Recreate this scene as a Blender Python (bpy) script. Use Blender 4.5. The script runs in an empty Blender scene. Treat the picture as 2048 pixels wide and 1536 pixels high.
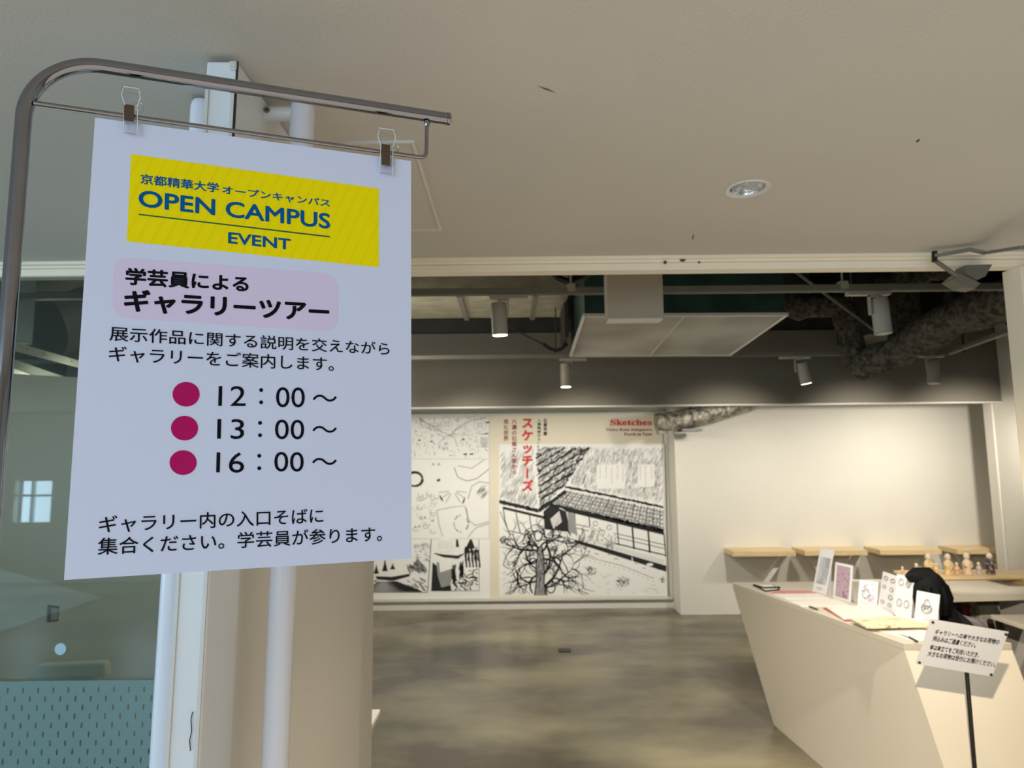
import bpy, bmesh, math, random
from mathutils import Vector, Matrix, Euler
random.seed(7)
C = bpy.context.scene.collection
R = math.radians
# ------------------------------------------------------------------ camera
H = 1.7; F = 1320.0
TH = math.atan(149/F); RO = 0.0102
r0 = Vector((1,0,0)); u0 = Vector((0,-math.sin(TH),math.cos(TH)))
FW = Vector((0,math.cos(TH),math.sin(TH)))
RT = math.cos(RO)*r0 - math.sin(RO)*u0
UP = math.cos(RO)*u0 + math.sin(RO)*r0
cam = bpy.data.cameras.new('camera'); co = bpy.data.objects.new('camera', cam); C.objects.link(co)
cam.sensor_width = 36; cam.lens = F/2048*36; cam.clip_start = .02; cam.clip_end = 100
co.matrix_world = Matrix(((RT.x,UP.x,-FW.x,0),(RT.y,UP.y,-FW.y,0),(RT.z,UP.z,-FW.z,H),(0,0,0,1)))
cam.dof.use_dof = True; cam.dof.focus_distance = .93; cam.dof.aperture_fstop = 7.5
S = bpy.context.scene; S.camera = co
S.view_settings.view_transform = 'Standard'; S.view_settings.look = 'None'
S.view_settings.exposure = 0.0; S.view_settings.gamma = 1; S.view_settings.use_curve_mapping = False
w = bpy.data.worlds.new('world'); S.world = w; w.use_nodes = True
w.node_tree.nodes['Background'].inputs[0].default_value = (.55,.75,1,1)
w.node_tree.nodes['Background'].inputs[1].default_value = 1.2
S.cycles.max_bounces = 8; S.cycles.transparent_max_bounces = 16; S.cycles.use_denoising = True
S.cycles.sample_clamp_indirect = 6

def light(kind, name, loc, energy, color, target=None, **k):
    l = bpy.data.lights.new(name, kind); l.energy = energy; l.color = color
    for a, b in k.items(): setattr(l, a, b)
    o = bpy.data.objects.new(name, l); C.objects.link(o); o.location = loc
    if target is not None:
        o.rotation_euler = (Vector(target)-Vector(loc)).to_track_quat('-Z','Y').to_euler()
    return o
COOL = (.58,.80,1.0); WARM = (1,.83,.62); WW = (1,.93,.80)
# daylight through the lobby windows behind and beside the camera, plus added floor fills
light('AREA','daylight_back',(-3.0,-5.15,1.55),150,COOL,(-3.0,0,1.5),shape='RECTANGLE',size=5.2,size_y=1.25)
light('AREA','daylight_side',(-8.15,-1.6,1.4),190,COOL,(0,-1.6,1.4),shape='RECTANGLE',size=4.8,size_y=1.7)
light('AREA','bounce_fill_warm',(1.8,-1.2,.04),76,(1,.86,.73),(1.8,-1.2,3),shape='RECTANGLE',size=5.5,size_y=5.5)  # added fill near the floor, stands in for warm bounced daylight
light('AREA','bounce_fill_cool',(-5.4,-1.2,.04),50,(.50,.82,1),(-4.6,-1.2,3),shape='RECTANGLE',size=5.5,size_y=5.5)  # second added fill, stands in for cool bounce at the left
light('AREA','daylight_far',(-7.0,-5.12,1.14),6,COOL,(-7,0,1.14),shape='RECTANGLE',size=.42,size_y=.6)

# ------------------------------------------------------------------ helpers
def ray(px,py): return FW + RT*((px-1024)/F) - UP*((py-768)/F)
CP = Vector((0,0,H))
def atY(px,py,Y): d = ray(px,py); return CP + d*(Y/d.y)
def atZ(px,py,Z): d = ray(px,py); return CP + d*((Z-H)/d.z)
def onP(px,py,p,n): d = ray(px,py); return CP + d*((p-CP).dot(n)/d.dot(n))
def lin(c):
    return tuple(((x/255)/12.92 if x/255<=.04045 else ((x/255+.055)/1.055)**2.4) for x in c)
MATS = {}
def mat(name, rgb, rough=.6, metal=0, noise=0, scale=8, bump=0, bscale=60, emit=0, stretch=(1,1,1), rgb2=None, spec=.5, lo=.35, hi=.65, detail=4):
    if name in MATS: return MATS[name]
    m = bpy.data.materials.new(name); m.use_nodes = True; nt = m.node_tree; b = nt.nodes['Principled BSDF']
    c = lin(rgb); b.inputs['Base Color'].default_value = (*c,1); b.inputs['Roughness'].default_value = rough
    b.inputs['Metallic'].default_value = metal; b.inputs['Specular IOR Level'].default_value = spec
    tc = nt.nodes.new('ShaderNodeTexCoord'); mp = nt.nodes.new('ShaderNodeMapping'); mp.inputs['Scale'].default_value = stretch
    nt.links.new(tc.outputs['Object'], mp.inputs[0])
    if noise or rgb2:
        n = nt.nodes.new('ShaderNodeTexNoise'); n.inputs['Scale'].default_value = scale; n.inputs['Detail'].default_value = detail
        nt.links.new(mp.outputs[0], n.inputs[0])
        r = nt.nodes.new('ShaderNodeValToRGB'); c2 = lin(rgb2) if rgb2 else tuple(x*(1-noise) for x in c)
        r.color_ramp.elements[0].color = (*c2,1); r.color_ramp.elements[1].color = (*c,1)
        r.color_ramp.elements[0].position = lo; r.color_ramp.elements[1].position = hi
        nt.links.new(n.outputs[0], r.inputs[0]); nt.links.new(r.outputs[0], b.inputs['Base Color'])
    if bump:
        n2 = nt.nodes.new('ShaderNodeTexNoise'); n2.inputs['Scale'].default_value = bscale; n2.inputs['Detail'].default_value = 6
        nt.links.new(mp.outputs[0], n2.inputs[0]); bp = nt.nodes.new('ShaderNodeBump'); bp.inputs['Strength'].default_value = bump
        bp.inputs['Distance'].default_value = .02
        nt.links.new(n2.outputs[0], bp.inputs['Height']); nt.links.new(bp.outputs[0], b.inputs['Normal'])
    if emit:
        b.inputs['Emission Color'].default_value = (*c,1); b.inputs['Emission Strength'].default_value = emit
    MATS[name] = m; return m
def glass(name, tint, ior=1.45, rough=.02, frost=None):
    m = bpy.data.materials.new(name); m.use_nodes = True; nt = m.node_tree; nt.nodes.remove(nt.nodes['Principled BSDF'])
    out = nt.nodes['Material Output']; t = nt.nodes.new('ShaderNodeBsdfTransparent'); t.inputs[0].default_value = (*tint,1)
    g = nt.nodes.new('ShaderNodeBsdfGlossy'); g.inputs['Roughness'].default_value = rough
    fr = nt.nodes.new('ShaderNodeFresnel'); fr.inputs[0].default_value = ior
    mx = nt.nodes.new('ShaderNodeMixShader'); nt.links.new(fr.outputs[0], mx.inputs[0])
    first = t
    if frost:
        d = nt.nodes.new('ShaderNodeBsdfDiffuse'); d.inputs[0].default_value = (*lin(frost[0]),1)
        m2 = nt.nodes.new('ShaderNodeMixShader'); m2.inputs[0].default_value = frost[1]
        nt.links.new(t.outputs[0], m2.inputs[1]); nt.links.new(d.outputs[0], m2.inputs[2]); first = m2
    nt.links.new(first.outputs[0], mx.inputs[1]); nt.links.new(g.outputs[0], mx.inputs[2]); nt.links.new(mx.outputs[0], out.inputs[0])
    MATS[name] = m; return m

class MB:
    def __init__(s): s.v = []; s.f = []
    def add(s, vs, fs):
        o = len(s.v); s.v += [tuple(x) for x in vs]; s.f += [tuple(i+o for i in f) for f in fs]; return s
    def box(s, a, b):
        x0,y0,z0 = [min(a[i],b[i]) for i in range(3)]; x1,y1,z1 = [max(a[i],b[i]) for i in range(3)]
        return s.hexa([(x0,y0,z0),(x1,y0,z0),(x1,y1,z0),(x0,y1,z0),(x0,y0,z1),(x1,y0,z1),(x1,y1,z1),(x0,y1,z1)])
    def hexa(s, p): return s.add(p, [(0,3,2,1),(4,5,6,7),(0,1,5,4),(1,2,6,5),(2,3,7,6),(3,0,4,7)])
    def prism(s, poly, d):
        n = len(poly); d = Vector(d); p = [Vector(q) for q in poly]
        return s.add(p+[q+d for q in p], [tuple(range(n))[::-1], tuple(range(n,2*n))]+[(i,(i+1)%n,n+(i+1)%n,n+i) for i in range(n)])
    def tube(s, pts, r, n=14, cap=True, close=False):
        pts = [Vector(p) for p in pts]; N = len(pts); rs = r if isinstance(r,(list,tuple)) else [r]*N
        o = len(s.v); up = None
        for i,p in enumerate(pts):
            if close: t = pts[(i+1)%N]-pts[i-1]
            else: t = (pts[min(i+1,N-1)]-pts[max(i-1,0)])
            t.normalize()
            if up is None:
                a = Vector((0,0,1)) if abs(t.z)<.9 else Vector((1,0,0)); up = (a - t*a.dot(t)).normalized()
            else: up = (up - t*up.dot(t)).normalized()
            sd = t.cross(up)
            for k in range(n):
                an = 2*math.pi*k/n; s.v.append(tuple(p+(up*math.cos(an)+sd*math.sin(an))*rs[i]))
        for i in range(N if close else N-1):
            for k in range(n):
                a = o+i*n+k; b = o+i*n+(k+1)%n; j = (i+1)%N; c = o+j*n+(k+1)%n; d = o+j*n+k
                s.f.append((a,b,c,d))
        if cap and not close:
            s.f.append(tuple(range(o,o+n))[::-1]); s.f.append(tuple(range(o+(N-1)*n,o+N*n)))
        return s
    def lathe(s, prof, c=(0,0,0), n=20, ax=(0,0,1), cap=True):
        q = Vector((0,0,1)).rotation_difference(Vector(ax)); c = Vector(c); o = len(s.v)
        for r,z in prof:
            for k in range(n):
                a = 2*math.pi*k/n; s.v.append(tuple(c+q@Vector((r*math.cos(a),r*math.sin(a),z))))
        for i in range(len(prof)-1):
            for k in range(n):
                s.f.append((o+i*n+k,o+i*n+(k+1)%n,o+(i+1)*n+(k+1)%n,o+(i+1)*n+k))
        if cap:
            s.f.append(tuple(range(o,o+n))[::-1]); m = o+(len(prof)-1)*n; s.f.append(tuple(range(m,m+n)))
        return s
    def ball(s, c, r, n=14, m=9, rot=None):
        r = (r,)*3 if not isinstance(r,(tuple,list)) else r; o = len(s.v); c = Vector(c)
        for i in range(m+1):
            ph = math.pi*i/m
            for k in range(n):
                a = 2*math.pi*k/n
                p = Vector((r[0]*math.sin(ph)*math.cos(a), r[1]*math.sin(ph)*math.sin(a), r[2]*math.cos(ph)))
                if rot: p = rot@p
                s.v.append(tuple(c+p))
        for i in range(m):
            for k in range(n): s.f.append((o+i*n+k,o+(i+1)*n+k,o+(i+1)*n+(k+1)%n,o+i*n+(k+1)%n))
        return s
    def build(s, name, m, parent=None, smooth=False, bevel=0, label=None, kind=None):
        me = bpy.data.meshes.new(name); me.from_pydata(s.v,[],s.f); me.validate()
        if not getattr(s,'noflip',False):
            bm = bmesh.new(); bm.from_mesh(me); bmesh.ops.remove_doubles(bm, verts=bm.verts, dist=1e-6)
            bmesh.ops.recalc_face_normals(bm, faces=bm.faces); bm.to_mesh(me); bm.free()
        o = bpy.data.objects.new(name, me); C.objects.link(o)
        me.materials.append(m)
        if smooth:
            for p in me.polygons: p.use_smooth = True
            me.set_sharp_from_angle(angle=R(40))
        if bevel:
            b = o.modifiers.new('bevel','BEVEL'); b.width = bevel; b.segments = 2; b.limit_method = 'ANGLE'; b.harden_normals = False
        if parent is not None: adopt(o, parent)
        if label: o['label'] = label
        if kind: o['kind'] = kind
        return o
def adopt(o, parent):
    o.parent = parent
    if parent.type == 'EMPTY': o.matrix_parent_inverse = Matrix.Translation(-parent.location)
def thing(name, label, cat, loc=(0,0,0), group=None):
    o = bpy.data.objects.new(name, None); C.objects.link(o); o.location = loc; o.empty_display_size = .05
    o['label'] = label; o['category'] = cat
    if group: o['group'] = group
    return o
def tag(o, label, cat, group=None):
    o['label'] = label; o['category'] = cat
    if group: o['group'] = group
    return o
def struct(mb, name, m, parent=None, **k):
    o = mb.build(name, m, parent, **k)
    if parent is None: o['kind'] = 'structure'
    return o
def copy_tree(o, parent=None):
    c = o.copy(); C.objects.link(c)
    if parent: c.parent = parent
    for ch in list(o.children): copy_tree(ch, c)
    return c
def bx(a,b): return MB().box(a,b)
def holed_plane(name, x0,x1,y0,y1,z, holes, m):
    bm = bmesh.new()
    vs = [bm.verts.new(p) for p in ((x0,y0,z),(x1,y0,z),(x1,y1,z),(x0,y1,z))]
    es = [bm.edges.new((vs[i],vs[(i+1)%4])) for i in range(4)]
    for cx,cy,r in holes:
        h = [bm.verts.new((cx+r*math.cos(2*math.pi*k/24),cy+r*math.sin(2*math.pi*k/24),z)) for k in range(24)]
        es += [bm.edges.new((h[k],h[(k+1)%24])) for k in range(24)]
    bmesh.ops.triangle_fill(bm, use_beauty=True, use_dissolve=False, edges=es)
    me = bpy.data.meshes.new(name); bm.to_mesh(me); bm.free(); me.materials.append(m)
    o = bpy.data.objects.new(name, me); C.objects.link(o); return o
_tx = {}
def glyphs(s, weight=0.0, vertical=False):
    key = (s,weight,vertical)
    if key in _tx: return _tx[key]
    def one(t):
        c = bpy.data.curves.new('t','FONT'); c.body = t; c.resolution_u = 4
        o = bpy.data.objects.new('t', c); C.objects.link(o)
        dg = bpy.context.evaluated_depsgraph_get(); me = bpy.data.meshes.new_from_object(o.evaluated_get(dg))
        v = [(p.co.x,p.co.y) for p in me.vertices]; f = [tuple(p.vertices) for p in me.polygons]
        bpy.data.objects.remove(o); bpy.data.curves.remove(c); bpy.data.meshes.remove(me); return v,f
    if not vertical: v,f = one(s)
    else:
        v=[];f=[]
        for i,ch in enumerate(s):
            a,b = one(ch)
            if ch=='ー': a = [(y-.35+.45,-(x-.5)+.35) for x,y in a]
            o = len(v); v += [(x,y-i*1.08) for x,y in a]; f += [tuple(k+o for k in q) for q in b]
    if weight>0:
        v0,f0=v,f; v=[];f=[]
        for k in range(8):
            dx,dy=weight*math.cos(k*math.pi/4),weight*math.sin(k*math.pi/4); o=len(v)
            v+=[(x+dx,y+dy,k+1) for x,y in v0]; f+=[tuple(i+o for i in q) for q in f0]
        o=len(v); v+=[(x,y,9) for x,y in v0]; f+=[tuple(i+o for i in q) for q in f0]
    xs=[p[0] for p in v]; ys=[p[1] for p in v]; x0,x1,y0,y1=min(xs),max(xs),min(ys),max(ys)
    v=[((p[0]-x0)/(x1-x0),(p[1]-y0)/(y1-y0),p[2] if len(p)>2 else 0) for p in v]; _tx[key]=(v,f); return v,f
def text_quad(mb, s, A, B, D, weight=0.0, off=Vector((0,0,0)), vertical=False):
    """A lower left, B lower right, D upper left (world)"""
    v,f = glyphs(s,weight,vertical); A=Vector(A)+off; B=Vector(B)+off; D=Vector(D)+off
    nn=(B-A).cross(D-A).normalized()*.00003
    mb.add([A+(B-A)*x+(D-A)*y+nn*k for x,y,k in v], f); mb.noflip = True; return mb
def stroke(mb, pts, wd, fn):
    """ribbon in picture units, fn maps 2D->world; wd number or list"""
    n=len(pts)
    L=[];
    for i,(x,y) in enumerate(pts):
        a=pts[max(i-1,0)]; b=pts[min(i+1,n-1)]; dx,dy=b[0]-a[0],b[1]-a[1]; l=math.hypot(dx,dy) or 1
        ww=(wd[i] if isinstance(wd,list) else wd)/2; L+=[(x-dy/l*ww,y+dx/l*ww),(x+dy/l*ww,y-dx/l*ww)]
    mb.add([fn(*p) for p in L],[(2*i,2*i+1,2*i+3,2*i+2) for i in range(n-1)]); mb.noflip=True
def fill(mb, pts, fn):
    mb.add([fn(*p) for p in pts],[tuple(range(len(pts)))]); mb.noflip=True

# ------------------------------------------------------------------ materials
plaster = mat('ceiling_plaster',(205,200,190),.75,noise=.05,scale=1.5,bump=.05,bscale=140)
white = mat('wall_white',(226,222,212),.7,noise=.03,scale=2,bump=.03,bscale=160)
white2 = mat('panel_white',(215,213,208),.4,noise=.03,scale=3)
shaded_wall = mat('bulkhead_shaded',(122,117,106),.75,noise=.06,scale=2)  # grey carries the shade of unlit white paint
black_void = mat('void_black',(20,20,19),.85,noise=.3,scale=3)
dark_grey = mat('duct_dark',(58,58,54),.6,noise=.3,scale=6)
chrome = mat('chrome',(146,148,156),.06,1,noise=.06,scale=30)
chrome_thin = mat('chrome_rod',(150,150,154),.12,1,noise=.06,scale=40)
alu = mat('white_aluminium',(228,232,234),.32,noise=.02,scale=4)
handle_mat = mat('handle_paint',(226,228,236),.22,noise=.02,scale=4)
concrete = mat('polished_concrete',(158,150,122),.27,rgb2=(86,80,66),scale=1.1,stretch=(.75,1.3,1),detail=9,lo=.38,hi=.66,bump=.04,bscale=30)
fixture = mat('spot_fixture',(170,165,152),.45,noise=.04,scale=10)
lamp_on = mat('lamp_lit',(255,246,225),.5,emit=14)
lamp_off = mat('lamp_off',(60,58,54),.3)
track_mat = mat('track_rail',(120,120,110),.4,noise=.08,scale=10)
silver = mat('silver_insulation',(215,210,184),.38,.75,noise=.3,scale=7,bump=.35,bscale=8)
wool = mat('duct_insulation',(108,102,90),.9,rgb2=(48,45,40),scale=26,bump=1,bscale=40,detail=6)
foil = mat('duct_foil',(180,176,160),.45,.4,rgb2=(90,86,78),scale=20,bump=.8,bscale=25)
paper = mat('poster_paper',(216,224,250),.55,noise=.015,scale=2)
ink_black = mat('ink_black',(14,14,24),.7,noise=.1,spec=.1)
ink_blue = mat('ink_blue',(0,92,160),.7,noise=.06,spec=.1)
ink_green = mat('ink_green',(14,98,60),.6,noise=.06)
ink_mag = mat('ink_magenta',(186,22,100),.7,noise=.06,spec=.1)
ink_pink = mat('ink_pink',(224,210,242),.6,noise=.02)
wood = mat('light_wood',(238,214,170),.5,rgb2=(216,188,138),scale=6,stretch=(1,14,14),detail=5)
cream = mat('mural_cream',(224,216,196),.6,noise=.02,scale=2)
mural_white = mat('mural_white',(236,236,234),.6,noise=.02,scale=2)
mural_ink = mat('mural_ink',(24,24,26),.7,noise=.1)
mural_grey = mat('mural_grey',(150,150,150),.7,noise=.1)
mural_lgrey = mat('mural_light_grey',(196,196,196),.7,noise=.05)
mural_red = mat('mural_red',(205,50,34),.7,noise=.05)
mural_brown = mat('mural_brown',(140,56,40),.7,noise=.05)
black_cloth = mat('black_cloth',(12,12,14),.9,noise=.3,scale=30,bump=.2,bscale=90)
hair_mat = mat('black_hair',(8,8,10),.75,noise=.4,scale=60,stretch=(1,1,.1),bump=.3,bscale=150,spec=.25)
skin = mat('skin',(214,168,140),.55,noise=.05,scale=12)
chair_fabric = mat('chair_fabric',(150,144,150),.85,noise=.2,scale=40,bump=.2,bscale=120)
sheet = mat('office_paper',(240,238,230),.6,noise=.02)
black_plastic = mat('black_plastic',(24,24,24),.4,noise=.1)
dark_metal = mat('dark_metal',(52,48,42),.35,.6,noise=.1)
counter_mat = mat('counter_laminate',(214,206,190),.5,noise=.02,scale=3)
GL = glass('pane_glass',(.80,.88,.86),1.5,.01)
CLR = glass('clip_plastic',(.985,.99,.995),1.45,.08)

# ------------------------------------------------------------------ setting
ZC = 2.42; YH = 2.35
struct(bx((-8,-5,-.12),(6,8.2,0)),'floor',concrete)
dl = atZ(1495,377,ZC); dl2 = Vector((.2,.20,ZC))
ceil = holed_plane('ceiling',-8,6,-5,YH+.02,ZC,[(dl.x,dl.y,.050),(dl2.x,dl2.y,.050)],plaster); ceil['kind']='structure'
# scuffs on the ceiling
for (a,b,wd,mm) in (((1076,172),(1112,186),.006,'scuff_light'),((1832,286),(1840,277),.006,'scuff_dark'),((1388,466),(1384,482),.007,'scuff_light')):
    p=atZ(*a,ZC-.0006); q=atZ(*b,ZC-.0006); d=(q-p).normalized(); n=Vector((-d.y,d.x,0))*wd/2
    m = mat('scuff_light',(122,108,96),.8) if mm=='scuff_light' else mat('scuff_dark',(40,40,36),.8)
    MB().add([p,p+d*(q-p).length*.4+n,q,p+d*(q-p).length*.5-n],[(0,1,2,3)]).build('scuff_mark',m,ceil)
# access hatch outline
hp = [atZ(837,283,ZC),atZ(881,457,ZC)]
hx = (hp[0].x+hp[1].x)/2; hx = hp[1].x; hy0,hy1 = hp[0].y,hp[1].y
ht = struct(bx((hx-.45,hy0,ZC-.0015),(hx,hy1,ZC-.0005)),'trim_1',plaster)
fm = MB(); fm.box((hx-.452,hy0-.006,ZC-.006),(hx+.004,hy0,ZC)); fm.box((hx-.452,hy1,ZC-.006),(hx+.004,hy1+.006,ZC)); fm.box((hx-.004,hy0,ZC-.006),(hx+.004,hy1,ZC)); fm.box((hx-.456,hy0,ZC-.006),(hx-.45,hy1,ZC))
fm.build('hatch_frame',white2,ht)
header_paint = mat('header_paint',(246,237,216),.45,noise=.03,scale=4)
# header profile over the opening
z1 = atY(1000,512,YH).z; z2 = atY(1000,527,YH-.03).z; z3 = atY(1000,543,YH-.02).z
hd = struct(bx((-8,YH-.03,z2),(6,YH+.02,ZC)),'trim_2',header_paint,bevel=.003)
struct(bx((-8,YH-.022,z3),(6,YH+.04,z2)),'trim_3',header_paint,bevel=.004)
struct(bx((-8,YH-.05,ZC-.012),(6,YH-.03,ZC)),'trim_4',header_paint,bevel=.002)
struct(bx((-8,YH+.02,ZC-.02),(6,YH+.12,3.8)),'wall_front',shaded_wall)
# bolt holes in the header
for px,py,rr in ((1365,518,.011),(1330,525,.006),(1398,525,.004)):
    p = atY(px,py,YH-.031)
    MB().lathe([(rr,0),(rr,.004)],p,14,(0,-1,0)).build('bolt_hole',mat('hole_dark',(70,62,54),.6),hd)
# opening jambs
jx = atY(2030,560,YH).x
rj = struct(bx((jx,YH-.03,0),(jx+.07,YH+.06,z3)),'trim_5',header_paint,bevel=.003)
struct(bx((jx+.07,YH-.02,0),(6,YH+.12,z3)),'wall_right_front',white)
lx0 = atY(326,1300,YH).x; lx1 = atY(716,1300,YH+.05).x
struct(bx((lx0-.02,YH+.05,0),(lx1,YH+.30,z3+.06)),'wall_pier',white)
# lobby shell
bw = MB()
for a,b in (((-8,-5.1,0),(6,-5,.85)),((-8,-5.1,2.15),(6,-5,ZC)),((-.4,-5.1,.85),(6,-5,2.15)),((-6.7,-5.1,.85),(-5.7,-5,2.15)),((-8,-5.1,.85),(-7.25,-5,2.15)),((-7.25,-5.1,1.45),(-6.7,-5,2.15))): bw.box(a,b)
struct(bw,'wall_back',white)
lw = MB()
for a,b in (((-8.1,-5,0),(-8,YH,.5)),((-8.1,-5,2.25),(-8,YH,ZC)),((-8.1,-5,.5),(-8,-4,2.25)),((-8.1,.8,.5),(-8,YH,2.25))): lw.box(a,b)
struct(lw,'wall_left_front',white)
struct(bx((6,-5,0),(6.1,8.2,3.8)),'wall_right_outer',white)
wf = MB()
for x in (-5.7,-4.4,-3.1,-1.8,-.44): wf.box((x,-5.08,.85),(x+.05,-5.02,2.15))
wf.box((-5.7,-5.08,.85),(-.4,-5.02,.9)); wf.box((-5.7,-5.08,2.1),(-.4,-5.02,2.15)); wf.box((-7.25,-5.08,1.22),(-6.7,-5.02,1.25)); wf.box((-7.02,-5.08,.85),(-6.99,-5.02,1.45))
struct(wf,'window_1',alu)

# gallery shell
YB = 7.75; YP = 7.38; YS = 6.6
px = atY(1357,1100,YP).x
struct(bx((-5,YB,0),(px+.3,YB+.1,3.7)),'wall_mural',white)
XR = atY(2060,900,YP).x
struct(bx((px,YP,0),(XR,YB+.02,3.7)),'wall_rear',white)
sx = atY(1998,740,YS).x
zs = atY(1400,809,YS).z; zt = atY(1400,662,YS).z
struct(bx((-4.5,YS,zs),(sx,YS+.12,zt)),'wall_bulkhead',shaded_wall,bevel=.004)
struct(bx((-4.5,YS,zs-.012),(sx,YS+.13,zs)),'trim_6',white2)
struct(bx((-4.5,YS+.05,zt),(sx,YS+.12,zt+.16)),'trim_7',dark_grey)
struct(bx((-4.5,YS+.1,zt+.16),(6,YS+.2,3.7)),'wall_void',black_void)
struct(bx((sx,2.47,0),(sx+.1,YS+.12,3.4)),'wall_right',white)
struct(bx((XR,YS+.12,0),(XR+.1,YP+.4,3.4)),'wall_right_rear',white)
struct(bx((atY(1984,830,YS+.13).x,YS+.13,0),(XR+.1,YS+.25,3.4)),'wall_return',white)
struct(bx((-5,2.47,3.7),(6,8.1,3.8)),'ceiling_void',black_void)
# left gallery wall seen through the glass
a = atZ(20,735,2.26); b = atZ(150,776,2.26); d = (b-a).normalized(); a = a-d*1.2; b = a+d*5.2; n = Vector((-d.y,d.x,0))*.1
a.z=b.z=0; up=Vector((0,0,2.26))
struct(MB().hexa([a,b,b+n,a+n,a+up,b+up,b+n+up,a+n+up]),'wall_left',white)
up2=Vector((0,0,.05)); t=up
struct(MB().hexa([a-n*.15+t,b-n*.15+t,b+n+t,a+n+t,a-n*.15+t+up2,b-n*.15+t+up2,b+n+t+up2,a+n+t+up2]),'trim_8',track_mat)
struct(bx((-5.1,2.4,0),(-5,8,3.8)),'wall_left_outer',black_void)
# baseboard strip at the mural
struct(bx((-3.4,YB-.02,0),(px,YB,.06)),'baseboard_back',white2)
# floor patch plate
p = atZ(1129,1301,.002)
tag(bx((p.x-.055,p.y-.05,.0),(p.x+.055,p.y+.05,.006)).build('floor_plate',dark_metal,bevel=.001),'small dark floor outlet cover in the middle of the concrete floor','floor outlet')

# ------------------------------------------------------------------ glass partition left (window_2)
gx0 = -8; gx1 = lx0
w2 = struct(bx((gx0,YH-.005,0),(gx1,YH+.005,z3)),'window_2',GL)
zf = atY(160,1361,YH-.008).z
film = MB(); cw=.0515; ch=.0285; sw,sh=.0055,.0185
x_left = -2.25; ncol = int((gx1-x_left)/cw)+1; nrow=int(zf/ch)
yf = YH-.009
for r_ in range(nrow):
    zb = zf-.016-(r_+1)*ch; zt_=zb+ch; off = (r_%2)*cw*.5 - r_*.0012
    for c_ in range(ncol):
        x0 = x_left+c_*cw; x1=x0+cw; cx = x0+cw*.25+((r_%2)*cw*.5); cz=(zb+zt_)/2
        cx=min(max(cx,x0+sw),x1-sw)
        a0,a1,b0,b1 = cx-sw/2,cx+sw/2,cz-sh/2,cz+sh/2
        vs=[(x0,yf,zb),(x1,yf,zb),(x1,yf,zt_),(x0,yf,zt_),(a0,yf,b0),(a1,yf,b0),(a1,yf,b1),(a0,yf,b1)]
        film.add(vs,[(0,1,5,4),(1,2,6,5),(2,3,7,6),(3,0,4,7)])
film.add([(x_left,yf,zf-.016),(gx1,yf,zf-.016),(gx1,yf,zf),(x_left,yf,zf)],[(0,1,2,3)])
film_mat = glass('frosted_film',(.5,.62,.6),1.45,.2,frost=((128,158,156),.86))
film.noflip=True; film.build('frosted_film',film_mat,w2,label='teal frosted film with rows of small slots',kind='stuff')
p = atY(121,1298,YH-.008)
MB().lathe([(.0195,0),(.0195,.001)],p,24,(0,-1,0)).build('marker_dot',mat('dot_blue',(176,206,222),.5,noise=.02),w2)

# ------------------------------------------------------------------ open door leaf left (door_1)
def door_leaf(name, X, side, Y0, Y1, handles=True):
    th=.055; s=side
    xa,xb = (X-th,X) if s>0 else (X,X+th)
    d = struct(bx((xa,Y0,.01),(xb,Y0+.125,ZC-.012)),name,alu,bevel=.003)
    if s<0: MB().box((xa,Y1-.1,.01),(xb,Y1,ZC-.03)).build('stile',alu,d,bevel=.003)
    MB().box((xa,Y0+.125,ZC-.14),(xb,Y1-.1 if s<0 else Y1,ZC-.012)).build('top_rail',alu,d,bevel=.002)
    MB().box((xa,Y0+.125,.01),(xb,Y1-.1,.15)).build('bottom_rail',alu,d,bevel=.002)
    if s<0: MB().box((xa+.02,Y0+.12,.14),(xb-.02,Y1-.09,ZC-.13)).build('pane',GL,d)
    else: MB().box((xa+.004,Y0+.12,.15),(xb-.004,Y1,ZC-.03)).build('door_panel',white,d)
    MB().box((xa+.008,Y0+.125,.15),(xa+.02,Y0+.16,ZC-.14)).box((xb-.02,Y0+.125,.15),(xb-.008,Y0+.16,ZC-.14)).build('glazing_bead',white2,d)
    return d
pe = atY(478,60,1.104)
Y0d = 1.104; DX = pe.x
d1 = door_leaf('door_1',DX,1,Y0d,2.27)
# edge profile of the leaf front
MB().box((DX-.0535,Y0d-.003,.02),(DX-.0475,Y0d,ZC-.05)).box((DX-.008,Y0d-.003,.02),(DX-.002,Y0d,ZC-.05)).build('edge_strip',white2,d1)
MB().box((DX-.0015,Y0d-.0015,ZC-.30),(DX+.0012,Y0d+.002,ZC-.012)).build('gap_shadow',black_plastic,d1,label='black strip for the shadow in the gap along the top front corner')  # thin black strip drawn for the shadow inside the seam
MB().box((DX-.014,Y0d-.004,ZC-.03),(DX,Y0d+.01,ZC-.012)).build('corner_cap',white2,d1,bevel=.003)
# pull handles: tubes on both faces
hY = 1.245; hp_ = atY(600,212,hY); hX = hp_.x+.006; hzt = atY(600,206,hY).z
def pull(x, lab, face):
    t = MB().lathe([(.0195,0),(.0222,.004),(.0235,.012)],(x,hY,hzt-.0),24,(0,0,-1),cap=True)
    t.lathe([(.0235,0),(.0235,hzt-.35)],(x,hY,hzt-.012),24,(0,0,-1))
    o = t.build('pull_handle',handle_mat,d1,smooth=True,label=lab)
    for z in (atY(565,228,hY).z, .45):
        MB().tube([(x,hY,z),(face,hY,z)],.0145,16).build('handle_bracket',alu,o,smooth=True)
        xx = face+(.006 if x>face else -.006)
        q = MB().lathe([(.0065,0),(.0065,.0012)],(xx,hY-.0146,z+.001),14,(0,-1,0)); q.build('screw',chrome_thin,o)
        q = MB().box((xx-.003,hY-.0165,z+.0002),(xx+.003,hY-.0158,z+.0018)).box((xx-.0008,hY-.0165,z-.002),(xx+.0008,hY-.0158,z+.004)); q.build('screw_slot',black_plastic,o)
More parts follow.
